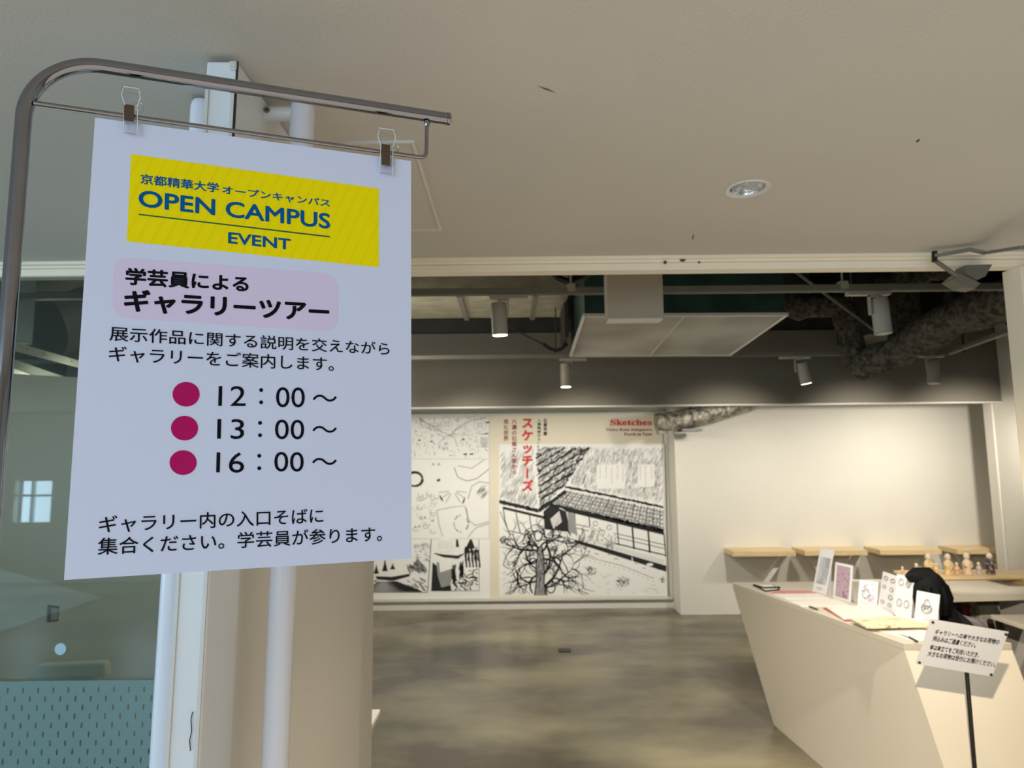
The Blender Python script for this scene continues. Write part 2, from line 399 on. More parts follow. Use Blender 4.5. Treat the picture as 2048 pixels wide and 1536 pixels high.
pull(hX,'right-hand pull tube with rounded top',DX)
lx = atY(400,215,hY).x
pull(atY(383,230,hY).x+.0235,'left-hand pull tube behind the leaf edge',DX-.055)
# thin seam and hairline scuffs low on the leaf
q = MB(); z0=atY(405,1430,Y0d).z
pts=[atY(406,1424,Y0d-.0035),atY(403,1440,Y0d-.0035),atY(405,1462,Y0d-.0035),atY(401,1480,Y0d-.0035),atY(403,1502,Y0d-.0035)]
q.tube(pts,.0008,5); q.build('scratch',black_plastic,d1)
pv_=Vector((DX,Y0d,ZC)); d1.matrix_world=Matrix.Translation(pv_)@Matrix.Rotation(R(.85),4,'Y')@Matrix.Translation(-pv_)
# right open leaf, out of frame, that the closer arm drives
d2 = door_leaf('door_2',jx+.03,-1,1.15,2.29)
pv_=Vector((jx+.06,2.29,0)); d2.matrix_world=Matrix.Translation(pv_)@Matrix.Rotation(R(40),4,'Z')@Matrix.Translation(-pv_)

# door closer
closer_grey=mat('closer_grey',(112,108,98),.45,.2,noise=.05)
yc = YH-.09
cl = thing('door_closer','grey door closer with a hinged arm under the header at the right','door closer',(atY(1940,560,yc).x,yc,0))
b0 = [atY(1900,560,yc),atY(1918,545,yc),atY(1962,566,yc),atY(1950,578,yc),atY(1925,575,yc)]
MB().prism(b0,(0,.05,0)).build('closer_body',closer_grey,cl,bevel=.003)
wd = [atY(1930,530,YH-.075),atY(1986,528,YH-.075),atY(1972,552,YH-.075),atY(1955,560,YH-.075),atY(1932,548,YH-.075)]
MB().prism(wd,(0,.055,0)).build('mounting_bracket',closer_grey,cl,bevel=.003)
e0 = atY(1868,513,yc-.02)
MB().tube([atY(1869,503,yc-.02),atY(1869,524,yc-.02)],.009,14).build('elbow_pivot',dark_metal,cl,smooth=True)
MB().tube([atY(1870,521,yc-.02),atY(1914,552,yc-.01)],.0075,12).build('forearm',closer_grey,cl,smooth=True)
A1=[atY(1868,512,yc-.02),atY(1940,499,yc-.05),atY(1970,506,yc-.07),atY(2048,494,1.95),Vector((jx+.40,1.88,ZC-.05))]
arm=MB()
for i in range(len(A1)-1):
    a,b=A1[i],A1[i+1]; d=(b-a).normalized(); n=Vector((-d.y,d.x,0)).normalized()*.010; u=Vector((0,0,.005))
    arm.hexa([a-n-u,b-n-u,b+n-u,a+n-u,a-n+u,b-n+u,b+n+u,a+n+u])
arm.build('main_arm',track_mat,cl)

# ------------------------------------------------------------------ downlights
def downlight(c, label):
    t = thing('downlight',label,'ceiling light',c)
    MB().lathe([(.046,.0),(.058,-.004),(.060,-.0005),(.050,.0015)],c,32,cap=False).build('trim_ring',white2,t,smooth=True)
    MB().lathe([(.049,0),(.046,.02),(.030,.07)],c,32,cap=False).build('reflector',mat('reflector',(225,225,225),.15,1,noise=.1,scale=40,bump=.3,bscale=40),t,smooth=True)
    MB().lathe([(.0301,.0),(.0301,.012)],c+Vector((0,0,.068)),24).build('lamp',mat('downlight_lamp',(255,244,225),.5,emit=9),t)
    return t
downlight(dl,'round recessed ceiling downlight with a bright reflector, in the open white ceiling')
downlight(dl2,'round recessed ceiling downlight above and behind the viewer, out of the frame')
light('SPOT','downlight_beam',dl+Vector((0,0,.02)),45,WARM,dl+Vector((0,0,-1)),spot_size=R(95),spot_blend=.6,shadow_soft_size=.03)
light('SPOT','downlight_beam_entrance',dl2+Vector((0,0,-.01)),560,WARM,(1.98,3.1,.45),spot_size=R(46),spot_blend=.9,shadow_soft_size=.03)

# ------------------------------------------------------------------ poster and its stand
def zdiff(px,y0,y1,Y): return atY(px,y0,Y).z-atY(px,y1,Y).z
YL = .594/zdiff(160,235,1160,1); YR = .594/zdiff(822,322,1117,1)
PL = atY(160,700,YL); PR = atY(822,700,YR); ud = Vector((PR.x-PL.x,PR.y-PL.y,0)).normalized()
PN = Vector((ud.y,-ud.x,0))       # towards the camera
def pp(px,py,off=0.0): return onP(px,py,PL+PN*off,PN)
po = thing('poster','white A2 event poster with yellow open campus banner, clipped to the chrome stand','poster',pp(480,1140))
# sheet with a slight curl
bl,br,tr,tl = pp(128,1160),pp(823,1117),pp(822,322),pp(190,235)
NU,NV=24,30
def curl(s,t):  # depth profile away from viewer, shallow
    return -.0035*math.sin(math.pi*s)*math.sin(math.pi*t)+.002*math.sin(2.2*math.pi*s)*(t)
def bil(s,t): return (bl*(1-s)+br*s)*(1-t)+(tl*(1-s)+tr*s)*t
# fit: print is mapped through the same s,t so it stays on the sheet
sv=[];sf=[]
for j in range(NV+1):
    for i in range(NU+1):
        s,t=i/NU,j/NV; sv.append(bil(s,t))
for j in range(NV):
    for i in range(NU):
        k=j*(NU+1)+i; sf.append((k,k+1,k+NU+2,k+NU+1))
shm=MB().add(sv,sf); n_=len(sv)
shm.add([Vector(v)-PN*.0004 for v in sv],[tuple(f[::-1]) for f in sf])
shm.noflip=True
sheet_o = shm.build('paper_sheet',paper,po)
O1,O2 = .0003,.0006
ban = mat('banner_yellow',(226,208,0),.6)
nt = ban.node_tree; b_ = nt.nodes['Principled BSDF']; b_.inputs['Specular IOR Level'].default_value=.1; tc=nt.nodes.new('ShaderNodeTexCoord'); wv=nt.nodes.new('ShaderNodeTexWave')
mp_=nt.nodes.new('ShaderNodeMapping'); mp_.inputs['Rotation'].default_value=(0,R(-20),0); nt.links.new(tc.outputs['Object'],mp_.inputs[0]); nt.links.new(mp_.outputs[0],wv.inputs[0])
wv.bands_direction='X'; wv.inputs['Scale'].default_value=22; rr=nt.nodes.new('ShaderNodeValToRGB')
rr.color_ramp.elements[0].color=(*lin((246,226,0)),1); rr.color_ramp.elements[0].position=0; rr.color_ramp.elements[1].color=(*lin((250,232,0)),1); rr.color_ramp.elements[1].position=.25
nt.links.new(wv.outputs['Fac'],rr.inputs[0]); nt.links.new(rr.outputs[0],b_.inputs['Base Color'])
def flat(pts,off): return MB().add([pp(x,y,off) for x,y in pts],[tuple(range(len(pts)))])
def bp(mb,name,m,**k): mb.noflip=True; return mb.build(name,m,sheet_parent,**k)
sheet_parent = po
bp(flat([(253.6,482.6),(757.6,534.5),(757.6,377.3),(262.2,308)],O1),'yellow_banner',ban)
def ptext(mb,s,A,B,D,wt=0.0): text_quad(mb,s,pp(*A,O2),pp(*B,O2),pp(*D,O2),wt)
m=MB(); ptext(m,'京都精華大学',(281,367.5),(438,386),(281,347),.020); bp(m,'lettering',ink_blue)
m=MB(); ptext(m,'オープンキャンパス',(444,387.5),(660,415),(444.5,370.5),.020); bp(m,'lettering',ink_blue)
m=MB(); ptext(m,'OPEN CAMPUS',(276.5,413),(660.5,458.5),(277.5,379),.022); bp(m,'lettering',ink_blue)
m=MB(); ptext(m,'EVENT',(456,486.5),(581.5,500),(456.5,464),.024); bp(m,'lettering',ink_blue)
bp(flat([(277.5,430),(660,475),(660.1,472.2),(277.6,427.4)],O2),'underline',ink_green)
# rounded lilac field
c4=[(227,514.4),(675.3,549),(675.3,664),(224.9,634)]; rad=34; pts=[]
for i in range(4):
    P0=Vector(c4[i]);Pm=Vector(c4[i-1]);Pn=Vector(c4[(i+1)%4]); a_=P0+(Pm-P0).normalized()*rad; c_=P0+(Pn-P0).normalized()*rad
    for k in range(9):
        t=k/8; pts.append(tuple(a_*(1-t)**2+P0*2*t*(1-t)+c_*t*t))
bp(flat(pts[::-1],O1),'lilac_field',ink_pink)
m=MB(); ptext(m,'学芸員による',(250,570),(497,585.5),(251.5,534.5),.032); bp(m,'lettering',ink_black)
m=MB(); ptext(m,'ギャラリーツアー',(247,623.5),(658.5,645.5),(249,577),.036); bp(m,'lettering',ink_black)
m=MB(); ptext(m,'展示作品に関する説明を交えながら',(218.5,681.5),(779,711),(219.5,652),.006); bp(m,'lettering',ink_black)
m=MB(); ptext(m,'ギャラリーをご案内します。',(217,723),(667.5,743),(218.5,691.5),.006); bp(m,'lettering',ink_black)
def z4(x,y): return (120+x/2.844,740+y/2.844)
for cx,cy in ((717,138),(708,331),(700,527)):
    bp(flat([z4(cx+77*math.cos(-2*math.pi*k/40),cy+70*math.sin(-2*math.pi*k/40)) for k in range(40)],O2),'magenta_dot',ink_mag)
for s,x0,x1,yb,yt,c0,c1,oy0,oy1,ty0,ty1 in (('12',900,1055,204,90,103,195,212,97,180,140),('13',893,1046,392,278,290,382,394,281,357,318),('16',888,1046,584,467,477,570,578,465,540,500)):
    m=MB(); sh_=x0-900
    ptext(m,s,z4(x0,yb),z4(x1,yb+1),z4(x0+3,yt),-.004)
    for cy in (c0+11,c1-11):
        q=[z4(1144+sh_*.9+11*math.cos(-2*math.pi*k/16),cy+11*math.sin(-2*math.pi*k/16)) for k in range(16)]
        m.add([pp(*p,O2) for p in q],[tuple(range(16))])
    ptext(m,'00',z4(1228+sh_*.8,oy0),z4(1392+sh_*.5,oy0+1),z4(1229+sh_*.8,oy1),-.004)
    ptext(m,'～',z4(1437+sh_*.3,ty0),z4(1575,ty0),z4(1437+sh_*.3,ty1),.0)
    bp(m,'lettering',ink_black)
m=MB(); ptext(m,'ギャラリー内の入口そばに',(197.5,1066.5),(647,1046.5),(198.5,1032),.006); bp(m,'lettering',ink_black)
m=MB(); ptext(m,'集合ください。学芸員が参ります。',(195,1111),(764,1083),(196.5,1076),.006); bp(m,'lettering',ink_black)

# stand
st = thing('poster_stand','chrome tube stand with an overhanging arm that holds the poster','sign stand',(pp(-20,900).x,pp(-20,900).y,0))
OFFS=-.002
pbase = pp(48,225,OFFS)
def arc2(P0,P1,P2,n=14): return [P0*(1-t)**2+P1*2*t*(1-t)+P2*t*t for t in [k/n for k in range(n+1)]]
top0 = pp(171,127,OFFS); top1 = pp(893,237.5,OFFS)
cor = top0 + (top0-top1).normalized()*((Vector((pbase.x,pbase.y,0))-Vector((top0.x,top0.y,0))).length)
pole_x,pole_y = cor.x,cor.y
path=[Vector((pole_x,pole_y,.02))]+[Vector((pole_x,pole_y,z)) for z in (.6,1.2,1.8)]
# circular bend
rb=.085; dv=Vector((0,0,1)); dh=(top1-top0).normalized(); cc=cor
a0=cor-dv*rb; a1=cor+dh*rb
k_=.5523
def bez(p0,p1,p2,p3,n=18): return [p0*(1-t)**3+p1*3*t*(1-t)**2+p2*3*t*t*(1-t)+p3*t**3 for t in [i/n for i in range(n+1)]]
path+=bez(a0,a0+dv*rb*k_,a1-dh*rb*k_,a1)+[top0.lerp(top1,.3),top1]
MB().tube(path,.0092,28).build('tube_frame',chrome,st,smooth=True)
MB().lathe([(.0086,0),(.0100,.0005),(.0100,.0045),(.0086,.006)],top1,24,dh).build('end_cap',chrome,st,smooth=True)
ra=pp(68,206,OFFS+.004); rbp=pp(846,311,OFFS+.004)
rq=(rbp-ra).normalized(); r1=pp(838,314,OFFS+.002); rc=pp(853,316.5,OFFS+.002); r2=pp(853,300,OFFS+.002); r3=pp(854,243,OFFS+.002)
MB().tube([ra,ra.lerp(r1,.5),r1]+arc2(r1,rc,r2,8)[1:]+[r3],.0030,14).build('hanging_rod',chrome_thin,st,smooth=True)
MB().lathe([(.0046,0),(.0052,.003),(.003,.008)],r3,14,(0,0,-1)).build('weld_collar',chrome_thin,st,smooth=True)
MB().lathe([(.0092,0),(.15,.0),(.16,.004),(.16,.012),(.02,.02),(.0125,.06)],(pole_x,pole_y,0),40).build('round_base',chrome,st,smooth=True)
MB().lathe([(.0093,0),(.0125,.003),(.0125,.05),(.0093,.054)],(pole_x,pole_y,.9),24).build('height_collar',chrome,st,smooth=True)

# clips
def clip(x0,y0,x1,y1,sx0,sy0,sx1,sy1,label):
    t = thing('poster_clip',label,'clip',pp((x0+x1)/2,y1),'clear clips on the hanging rod')
    cx=(x0+x1)/2; w_=(x1-x0)/2; hgt=y1-y0
    def pl(pts,off,th,name,m=CLR,bev=.0008):
        return MB().prism([pp(a,b,off) for a,b in pts],PN*th).build(name,m,t,bevel=bev)
    sl=(322-235)/632
    f=lambda x,y:(x,y+(x-cx)*sl)
    fl=[f(cx-w_*.62,y1),f(cx+w_*.52,y1),f(cx+w_*.55,y0+hgt*.42),f(cx+w_*.8,y0+hgt*.22),f(cx+w_*.7,y0),f(cx-w_*.7,y0),f(cx-w_*.8,y0+hgt*.14),f(cx-w_*.55,y0+hgt*.42)]
    pl(fl,.0052,.0016,'front_jaw')
    bk=[f(cx-w_*.62,y1-2),f(cx+w_*.52,y1-2),f(cx+w_*.55,y0+hgt*.40),f(cx+w_*.85,y0+hgt*.16),f(cx-w_*.75,y0+hgt*.12),f(cx-w_*.55,y0+hgt*.40)]
    pl(bk,-.0075,.0016,'rear_jaw')
    for sgn in (-1,1):
        e=w_*.50*sgn
        pl([f(cx+e-1,y0+hgt*.8),f(cx+e+1,y0+hgt*.8),f(cx+e+1,y0+hgt*.38),f(cx+e-1,y0+hgt*.38)],.0020,.0040,'side_rib',CLR,0)
    MB().tube([pp(*f(a,b),.0071) for a,b in ((cx-w_*.55,y0+hgt*.44),(cx-w_*.62,y1),(cx+w_*.52,y1),(cx+w_*.55,y0+hgt*.44))],.0006,8).build('jaw_rim',mat('clear_rim',(225,230,235),.15,noise=.02),t,smooth=True)
    # grip rim wire-like edge of the handle
    rim=[pp(*f(cx-w_*.5,y0+hgt*.42),.0075),pp(*f(cx-w_*.78,y0+hgt*.2),.0075),pp(*f(cx-w_*.65,y0+2),.0075),pp(*f(cx+w_*.65,y0+2),.0075),pp(*f(cx+w_*.78,y0+hgt*.2),.0075),pp(*f(cx+w_*.5,y0+hgt*.42),.0075)]
    MB().tube(rim,.0007,8).build('handle_rim',mat('clear_rim',(225,230,235),.15,noise=.02),t,smooth=True)
    MB().prism([pp(a,b,.0072) for a,b in (f(sx0,sy1),f(sx1,sy1),f(sx1,sy0),f(sx0,sy0))],PN*.0008).build('spring_plate',mat('spring_steel',(112,98,84),.3,.9,noise=.1,scale=20),t,bevel=.0003)
    s0=pp(*f((sx0+sx1)/2,sy0),.007); s1=pp(*f((sx0+sx1)/2,sy0),-.007); hw=ud*((pp(sx1,sy0)-pp(sx0,sy0)).length/2)
    MB().hexa([s0-hw,s0+hw,s1+hw,s1-hw,s0-hw+Vector((0,0,.0008)),s0+hw+Vector((0,0,.0008)),s1+hw+Vector((0,0,.0008)),s1-hw+Vector((0,0,.0008))]).build('spring_bridge',MATS['spring_steel'],t)
    ring=[pp(*f(cx+w_*.62+w_*.42*math.cos(2*math.pi*k/18),y0+hgt*.42+w_*.42*math.sin(2*math.pi*k/18)),.001) for k in range(18)]
    MB().tube(ring,.0008,8,close=True).build('hook_ring',CLR,t,smooth=True)
    return t
clip(238,173,286,268,248,211,268,243,'clear plastic clip at the left end of the thin rod, by the stand pole')
clip(751,256,796,348,763,290,780,331,'clear plastic clip at the right end of the thin rod, by the bent rod end')

# ------------------------------------------------------------------ track rails and spotlights
zr=2.53
def rail(label,pts):
    t=MB(); 
    for a,b in zip(pts[:-1],pts[1:]):
        a=Vector(a);b=Vector(b);d=(b-a).normalized();n=Vector((-d.y,d.x,0))*.018;u=Vector((0,0,.033))
        t.hexa([a-n,b-n,b+n,a+n,a-n+u,b-n+u,b+n+u,a+n+u])
    th=thing('lighting_track',label,'lighting track',pts[0]); t.build('rail',track_mat,th)
    g=MB()
    for a,b in zip(pts[:-1],pts[1:]):
        a=Vector(a);b=Vector(b);d=(b-a).normalized();n=Vector((-d.y,d.x,0))*.006;u=Vector((0,0,.002))
        g.hexa([a-n-u,b-n-u,b+n-u,a+n-u,a-n,b-n,b+n,a+n])
    g.build('conductor_slot',black_plastic,th)
    return th
YT1=3.3; zt1=atY(1000,590,YT1).z
YT2=5.5; zt2=atY(1000,718,YT2).z
t1=rail('near grey lighting track crossing the opening just inside the header',[(-4.5,YT1,zt1),(4.6,YT1,zt1)])
pB=Vector((atY(1900,712,YT2).x,YT2,zt2)); pC=atZ(2048,655,zt2)
pC=pB+(pC-pB)*1.25
t2=rail('far grey lighting track in front of the bulkhead, bending toward the viewer at right',[(-4.5,YT2,zt2),tuple(pB),tuple(pC)])
for (th_,x,Y,z) in ((t1,-1.2,YT1,zt1),(t1,atY(1142,570,YT1).x,YT1,zt1),(t1,atY(1685,570,YT1).x,YT1,zt1),(t1,3.9,YT1,zt1),(t2,-1.5,YT2,zt2),(t2,.9*1+-.2,YT2,zt2),(t2,2.9,YT2,zt2)):
    MB().box((x-.02,Y-.022,z+.01),(x+.02,Y+.022,z+.05)).tube([(x,Y,z+.04),(x,Y,3.7)],.005,8).build('hanger',fixture,th_)
def spot(px,py_top,py_bot,Y,dia,lit,label,tilt=(0,0),plate=(-30,40),rear=False):
    zt_=zt1 if Y==YT1 else zt2
    x=atY(px,py_top,Y).x; z0=atY(px,py_top,Y).z; z1_=atY(px,py_bot,Y).z; L=z0-z1_
    t=thing('track_spotlight',label,'spotlight',(x,Y,zt_),'track spotlights')
    k=Y/F
    MB().box((x+plate[0]*k,Y-.018,zt_-.022),(x+plate[1]*k,Y+.018,zt_-.001)).build('adapter_box',fixture,t,bevel=.002)
    ax=Vector((tilt[0],tilt[1],-1)).normalized(); top=Vector((x,Y,z0))
    MB().lathe([(dia/2*.93,0),(dia/2,.004),(dia/2,L*.38),(dia/2*.97,L*.385),(dia/2*.97,L*.40),(dia/2,L*.405),(dia/2,L),(dia/2*.93,L-.002)],top,24,ax).build('lamp_housing',fixture,t,smooth=True)
    e=top+ax*(L+.0005)
    MB().lathe([(dia/2*.9,0),(dia/2*.9,.002)],e-ax*.001,24,ax).build('lamp_face',lamp_on if lit else lamp_off,t)
    s=-1 if plate[0]<-35 else 1
    bxx=x+s*(dia/2+.008)
    MB().box((bxx-.004,Y-.012,z0-L*.45),(bxx+.004,Y+.012,zt_-.015)).box((min(x,bxx)-.004,Y-.012,zt_-.03),(max(x,bxx)+.004,Y+.012,zt_-.02)).build('bracket_arm',fixture,t,bevel=.001)
    return e,ax
E1=spot(997,606,670,YT1,.080,True,'lit white cylinder spotlight on the near track, left of the hanging box',(.04,.06),(-18,60))
E2=spot(1131,728,774,YT2,.088,True,'lit cylinder spotlight below the left front corner of the air panel',(0,0),(-12,42))
E3=spot(1603,726,768,YT2,.092,True,'lit cylinder spotlight on the far track, tilted to the right',(.2,.05),(-44,18))
E4=spot(1758,598,668,YT1,.084,False,'unlit cylinder spotlight on the near track at right',(.02,-.05),(-66,22))
E5=spot(1866,724,768,YT2,.092,False,'unlit cylinder spotlight at the right bend of the far track',(-.12,-.1),(-48,22))
for i,(x,tx,e) in enumerate(((-1.5,-1.2,72),(-.6,-.1,86),(.45,.95,100))):
    light('SPOT','mural_spot_%s'%'abc'[i],(x,YT2+.1,2.16),e,WW,(tx,YB,.75),spot_size=R(98),spot_blend=1,shadow_soft_size=.06)
for i,(x,tx,e) in enumerate(((2.2,2.1,78),(3.4,3.5,88),(4.4,4.5,112))):
    light('SPOT','wall_spot_%s'%'abc'[i],(x,YT2+.1,2.16),e,WW,(tx,YP,1.15),spot_size=R(98),spot_blend=1,shadow_soft_size=.06)
light('SPOT','counter_side_fill',(-1.15,YT1,zt1-.15),15,WW,(1.7,3.7,.3),spot_size=R(34),spot_blend=1,shadow_soft_size=.05)  # added fill to lift the counter's left face, no fixture
light('POINT','gallery_fill_left',(-1.3,4.6,2.35),42,WW,shadow_soft_size=.15)  # added soft ambient fill, hidden behind the poster without a fixture
light('SPOT','near_spot',E1[0]+E1[1]*.01,125,WW,E1[0]+E1[1],spot_size=R(62),spot_blend=.6,shadow_soft_size=.035)
light('SPOT','far_spot_left',E2[0]+E2[1]*.01,80,WW,E2[0]+E2[1],spot_size=R(70),spot_blend=.6,shadow_soft_size=.04)
light('SPOT','far_spot_right',E3[0]+E3[1]*.01,60,WW,E3[0]+E3[1],spot_size=R(66),spot_blend=.6,shadow_soft_size=.04)
light('SPOT','counter_spot',(1.75,YT1,zt1-.2),100,WW,(2.0,3.9,.8),spot_size=R(70),spot_blend=.4,shadow_soft_size=.03)
light('SPOT','doll_spot',(2.9,3.9,zt2-.1),70,WW,(3.1,5.0,.9),spot_size=R(50),spot_blend=.5,shadow_soft_size=.03)
light('SPOT','left_room_spot',(-2.2,4.4,2.5),190,WW,(-3.3,4.6,1.0),spot_size=R(110),spot_blend=.8,shadow_soft_size=.05)

# ------------------------------------------------------------------ things in the void
Yn,Yf=4.2,5.35
P4=[atY(1166,633,Yn),atY(1577,631,Yn),atY(1461,712,Yf),atY(1139,714,Yf)]
ac=thing('ceiling_air_unit','wide hanging air unit with a white slatted panel underneath','air conditioner',(P4[0]+P4[2])/2,)
upv=Vector((0,0,1))
fr=MB()
cen=sum(P4,Vector())/4
for i in range(4):
    a,b=P4[i],P4[(i+1)%4]; ai=a+(cen-a)*.03; bi=b+(cen-b)*.03; u=upv*.02
    fr.hexa([a,b,bi,ai,a+u,b+u,bi+u,ai+u])
fr.build('panel_frame',white2,ac)
def pq(s,t): return (P4[0]*(1-s)+P4[1]*s)*(1-t)+(P4[3]*(1-s)+P4[2]*s)*t
slat_m=mat('slat_grey',(232,230,218),.5,rgb2=(196,190,178),scale=1.6,detail=2)
NS=34
protoM=None
for h_,(s0,s1) in enumerate(((.02,.497),(.503,.98))):
    for k in range(NS):
        t0=.02+.96*k/NS; t1_=t0+.96/NS*.72; u=upv*.012
        a,b,c,d=pq(s0,t0),pq(s1,t0),pq(s1,t1_),pq(s0,t1_); l=upv*.004
        MB().hexa([a+l,b+l,c+u*.8,d+u*.8,a+l+u,b+l+u,c+u*1.6,d+u*1.6]).build('slat',slat_m,ac)
MB().hexa([pq(.498,0)+upv*.003,pq(.502,0)+upv*.003,pq(.502,1)+upv*.003,pq(.498,1)+upv*.003,pq(.498,0)+upv*.018,pq(.502,0)+upv*.018,pq(.502,1)+upv*.018,pq(.498,1)+upv*.018]).build('centre_bar',white2,ac)
teal=mat('unit_casing',(62,92,90),.3,.5,noise=.3,scale=5)
q=[P4[i]+(cen-P4[i])*.02+upv*.025 for i in range(4)]; MB().hexa(q+[p+upv*.36 for p in q]).build('casing',teal,ac)
for x in (1180,1392,1560):
    p=atY(x,600,Yn-.0); MB().box((p.x-.012,Yn+.02,P4[0].z+.02),(p.x+.012,Yn+.035,P4[0].z+.38)).build('casing_rib',mat('rib_teal',(90,150,150),.4,.3),ac)
    MB().tube([(p.x,Yn+.3,P4[0].z+.3),(p.x,Yn+.3,3.7)],.006,8).build('hanger_rod',dark_grey,ac)
# hanging box
a=atY(1216,637,3.0); b=atY(1328,640,3.0)
hb=thing('hanging_box','plain warm grey box panel hanging in front of the air unit','box',(a.x,3,a.z))
MB().box((a.x,3.0,a.z),(b.x,3.10,2.80)).build('box_body',mat('box_grey',(176,167,147),.7,noise=.04,scale=6),hb,bevel=.001)
MB().box((a.x+.004,3.004,a.z-.004),(b.x-.004,3.096,a.z)).build('box_bottom',white2,hb)
MB().tube([((a.x+b.x)/2-.08,3.05,2.79),((a.x+b.x)/2-.08,3.05,3.7)],.006,8).tube([((a.x+b.x)/2+.08,3.05,2.79),((a.x+b.x)/2+.08,3.05,3.7)],.006,8).build('hanger_rod',dark_grey,hb)
# silver duct at left
sd=thing('sheet_duct','wide silver insulated duct with dark straps, up in the ceiling at left','duct',(-.3,5.2,2.9))
z_=2.9; yd1=atZ(950,636,z_).y; xa_=-1.7; xb_=atY(1128,600,5.2).x
MB().box((xa_,4.75,z_),(xb_,yd1,z_+.35)).build('duct_body',silver,sd)
for x in (925,1068):
    p=atZ(x,610,z_); MB().box((p.x-.02,4.74,z_-.02),(p.x+.02,yd1+.01,z_)).tube([(p.x,yd1+.015,z_-.01),(p.x,yd1+.015,3.7)],.006,8).build('strap',track_mat,sd)
p=atZ(1000,610,z_)
# tall dark unit left of air panel
tag(bx((atY(1112,600,5.0).x+.06,5.0,2.62),(atY(1136,600,5.0).x,5.4,3.7)).build('pipe_box',mat('mesh_dark',(78,72,64),.6,.3,rgb2=(40,38,34),scale=60,stretch=(1,1,20)),bevel=.004),'dark ribbed side box between silver duct and air unit','ceiling box')
# dangling cable with black wrap
cb=thing('sagging_cable','thin dark cable with a black wrapped sag beside the air unit','cable',atY(1110,695,5.2))
MB().tube([atY(1000,640,4.9),atY(1045,668,5.0),atY(1090,690,5.2)],.006,8).build('cable',dark_grey,cb,smooth=True)
MB().tube([atY(1086,688,5.2),atY(1098,697,5.2),atY(1112,702,5.2),atY(1124,698,5.2),atY(1134,687,5.2)],.016,10).build('wrap',black_plastic,cb,smooth=True)
MB().tube([atY(1111,640,5.2),atY(1111,700,5.2)],.005,8).tube([atY(1111,640,5.2),atY(1111,560,5.2)+Vector((0,0,.0))],.005,8).build('suspension_wire',dark_grey,cb)
# black wrapped joints above the near rail
jn=thing('pipe_joint','black wrapped pipe joint hanging above the near track','pipe',atY(1142,560,3.9))
MB().tube([atY(1098,540,3.9),atY(1115,556,3.9),atY(1142,566,3.9),atY(1165,556,3.9),atY(1182,540,3.9)],.022,12).build('wrapped_pipe',black_plastic,jn,smooth=True)
MB().tube([atY(1142,566,3.9),Vector((atY(1142,566,3.9).x,3.9,3.7))],.006,8).build('hanger_rod',track_mat,jn)
# diagonal brace
tag(MB().tube([atY(1580,535,4.6),atY(1748,660,5.4)],.011,8).build('diagonal_rod',track_mat,smooth=True),'thin diagonal bracing rod behind the unlit near spotlight','rod')
for (x,yt,yb_,Y) in ((1798,560,708,5.0),(1928,650,706,5.35)):
    a=atY(x,yb_,Y); tag(MB().tube([a,(a.x,a.y,3.7)],.010,8).build('hanger_rod',dark_grey),'thin dark hanger rod under the fuzzy duct, %s'%('left one by the grille' if x<1800 else 'right one above the track bend'),'rod')
# fuzzy insulated duct
def lumpy(pts,r,seed,n=18,sub=5,amp=.14):
    rnd=random.Random(seed); P=[Vector(p) for p in pts]; Q=[];
    for a,b in zip(P[:-1],P[1:]):
        for k in range(sub): Q.append(a.lerp(b,k/sub))
    Q.append(P[-1]); rr_=[r*(1+rnd.uniform(-amp,amp)) for _ in Q]
    m=MB().tube(Q,rr_,n); 
    m.v=[tuple(Vector(v)+Vector((rnd.uniform(-1,1),rnd.uniform(-1,1),rnd.uniform(-1,1)))*r*amp*.5) for v in m.v]; return m
du=thing('insulated_duct','large fuzzy grey insulated duct running up to the right','duct',atY(1850,680,4.8))
lumpy([atY(1712,735,5.4),atY(1800,700,5.1),atY(1900,640,4.6),atY(2060,585,4.0),atY(2200,545,3.6)],.125,3,sub=7).build('main_run',wool,du,smooth=True)
lumpy([atY(1712,735,5.4),atY(1700,660,5.4),atY(1685,610,5.4),atY(1600,615,5.5),atY(1560,600,5.6)],.10,4).build('branch_run',wool,du,smooth=True)
lumpy([atY(1800,690,5.2),atY(1806,600,5.2),atY(1812,520,5.2)],.085,5).build('riser',wool,du,smooth=True)
lumpy([atY(1905,640,4.7),atY(1912,560,4.7),atY(1900,500,4.7)],.07,6).build('riser',wool,du,smooth=True)
lumpy([atY(1760,575,5.6),atY(1840,545,5.4),atY(1900,535,5.2)],.09,9).build('branch_run',wool,du,smooth=True)
# dark boxes behind
tag(bx((atY(1700,600,6).x,5.7,2.75),(atY(1800,600,6).x,6.3,3.7)).build('terminal_box',dark_grey,bevel=.01),'dark box in the ceiling behind the fuzzy duct','ceiling box')
tag(bx((atY(1390,560,6).x,5.8,3.1),(atY(1600,560,6).x,6.4,3.7)).build('plenum_box',mat('plenum',(70,74,66),.6,noise=.3,scale=6),bevel=.01),'dark green-grey box above the right end of the air unit','ceiling box')
# grille
g0=atY(1698,710,YS-.02); g1=atY(1790,726,YS-.02)
gr=thing('vent_grille','narrow slotted vent grille on the bulkhead face below the duct','vent',g0)
MB().box((g0.x,YS-.02,g1.z),(g1.x,YS,g0.z)).build('grille_frame',track_mat,gr,bevel=.003)
MB().box((g0.x+.07,YS-.024,(g0.z+g1.z)/2-.012),(g1.x-.07,YS-.019,(g0.z+g1.z)/2+.02)).build('slot',black_plastic,gr)
# vertical dark strip and panel on bulkhead, upper right
bz0=atY(1700,705,YS-.01).z
for x0_,x1_ in ((1690,1705),):
    pass
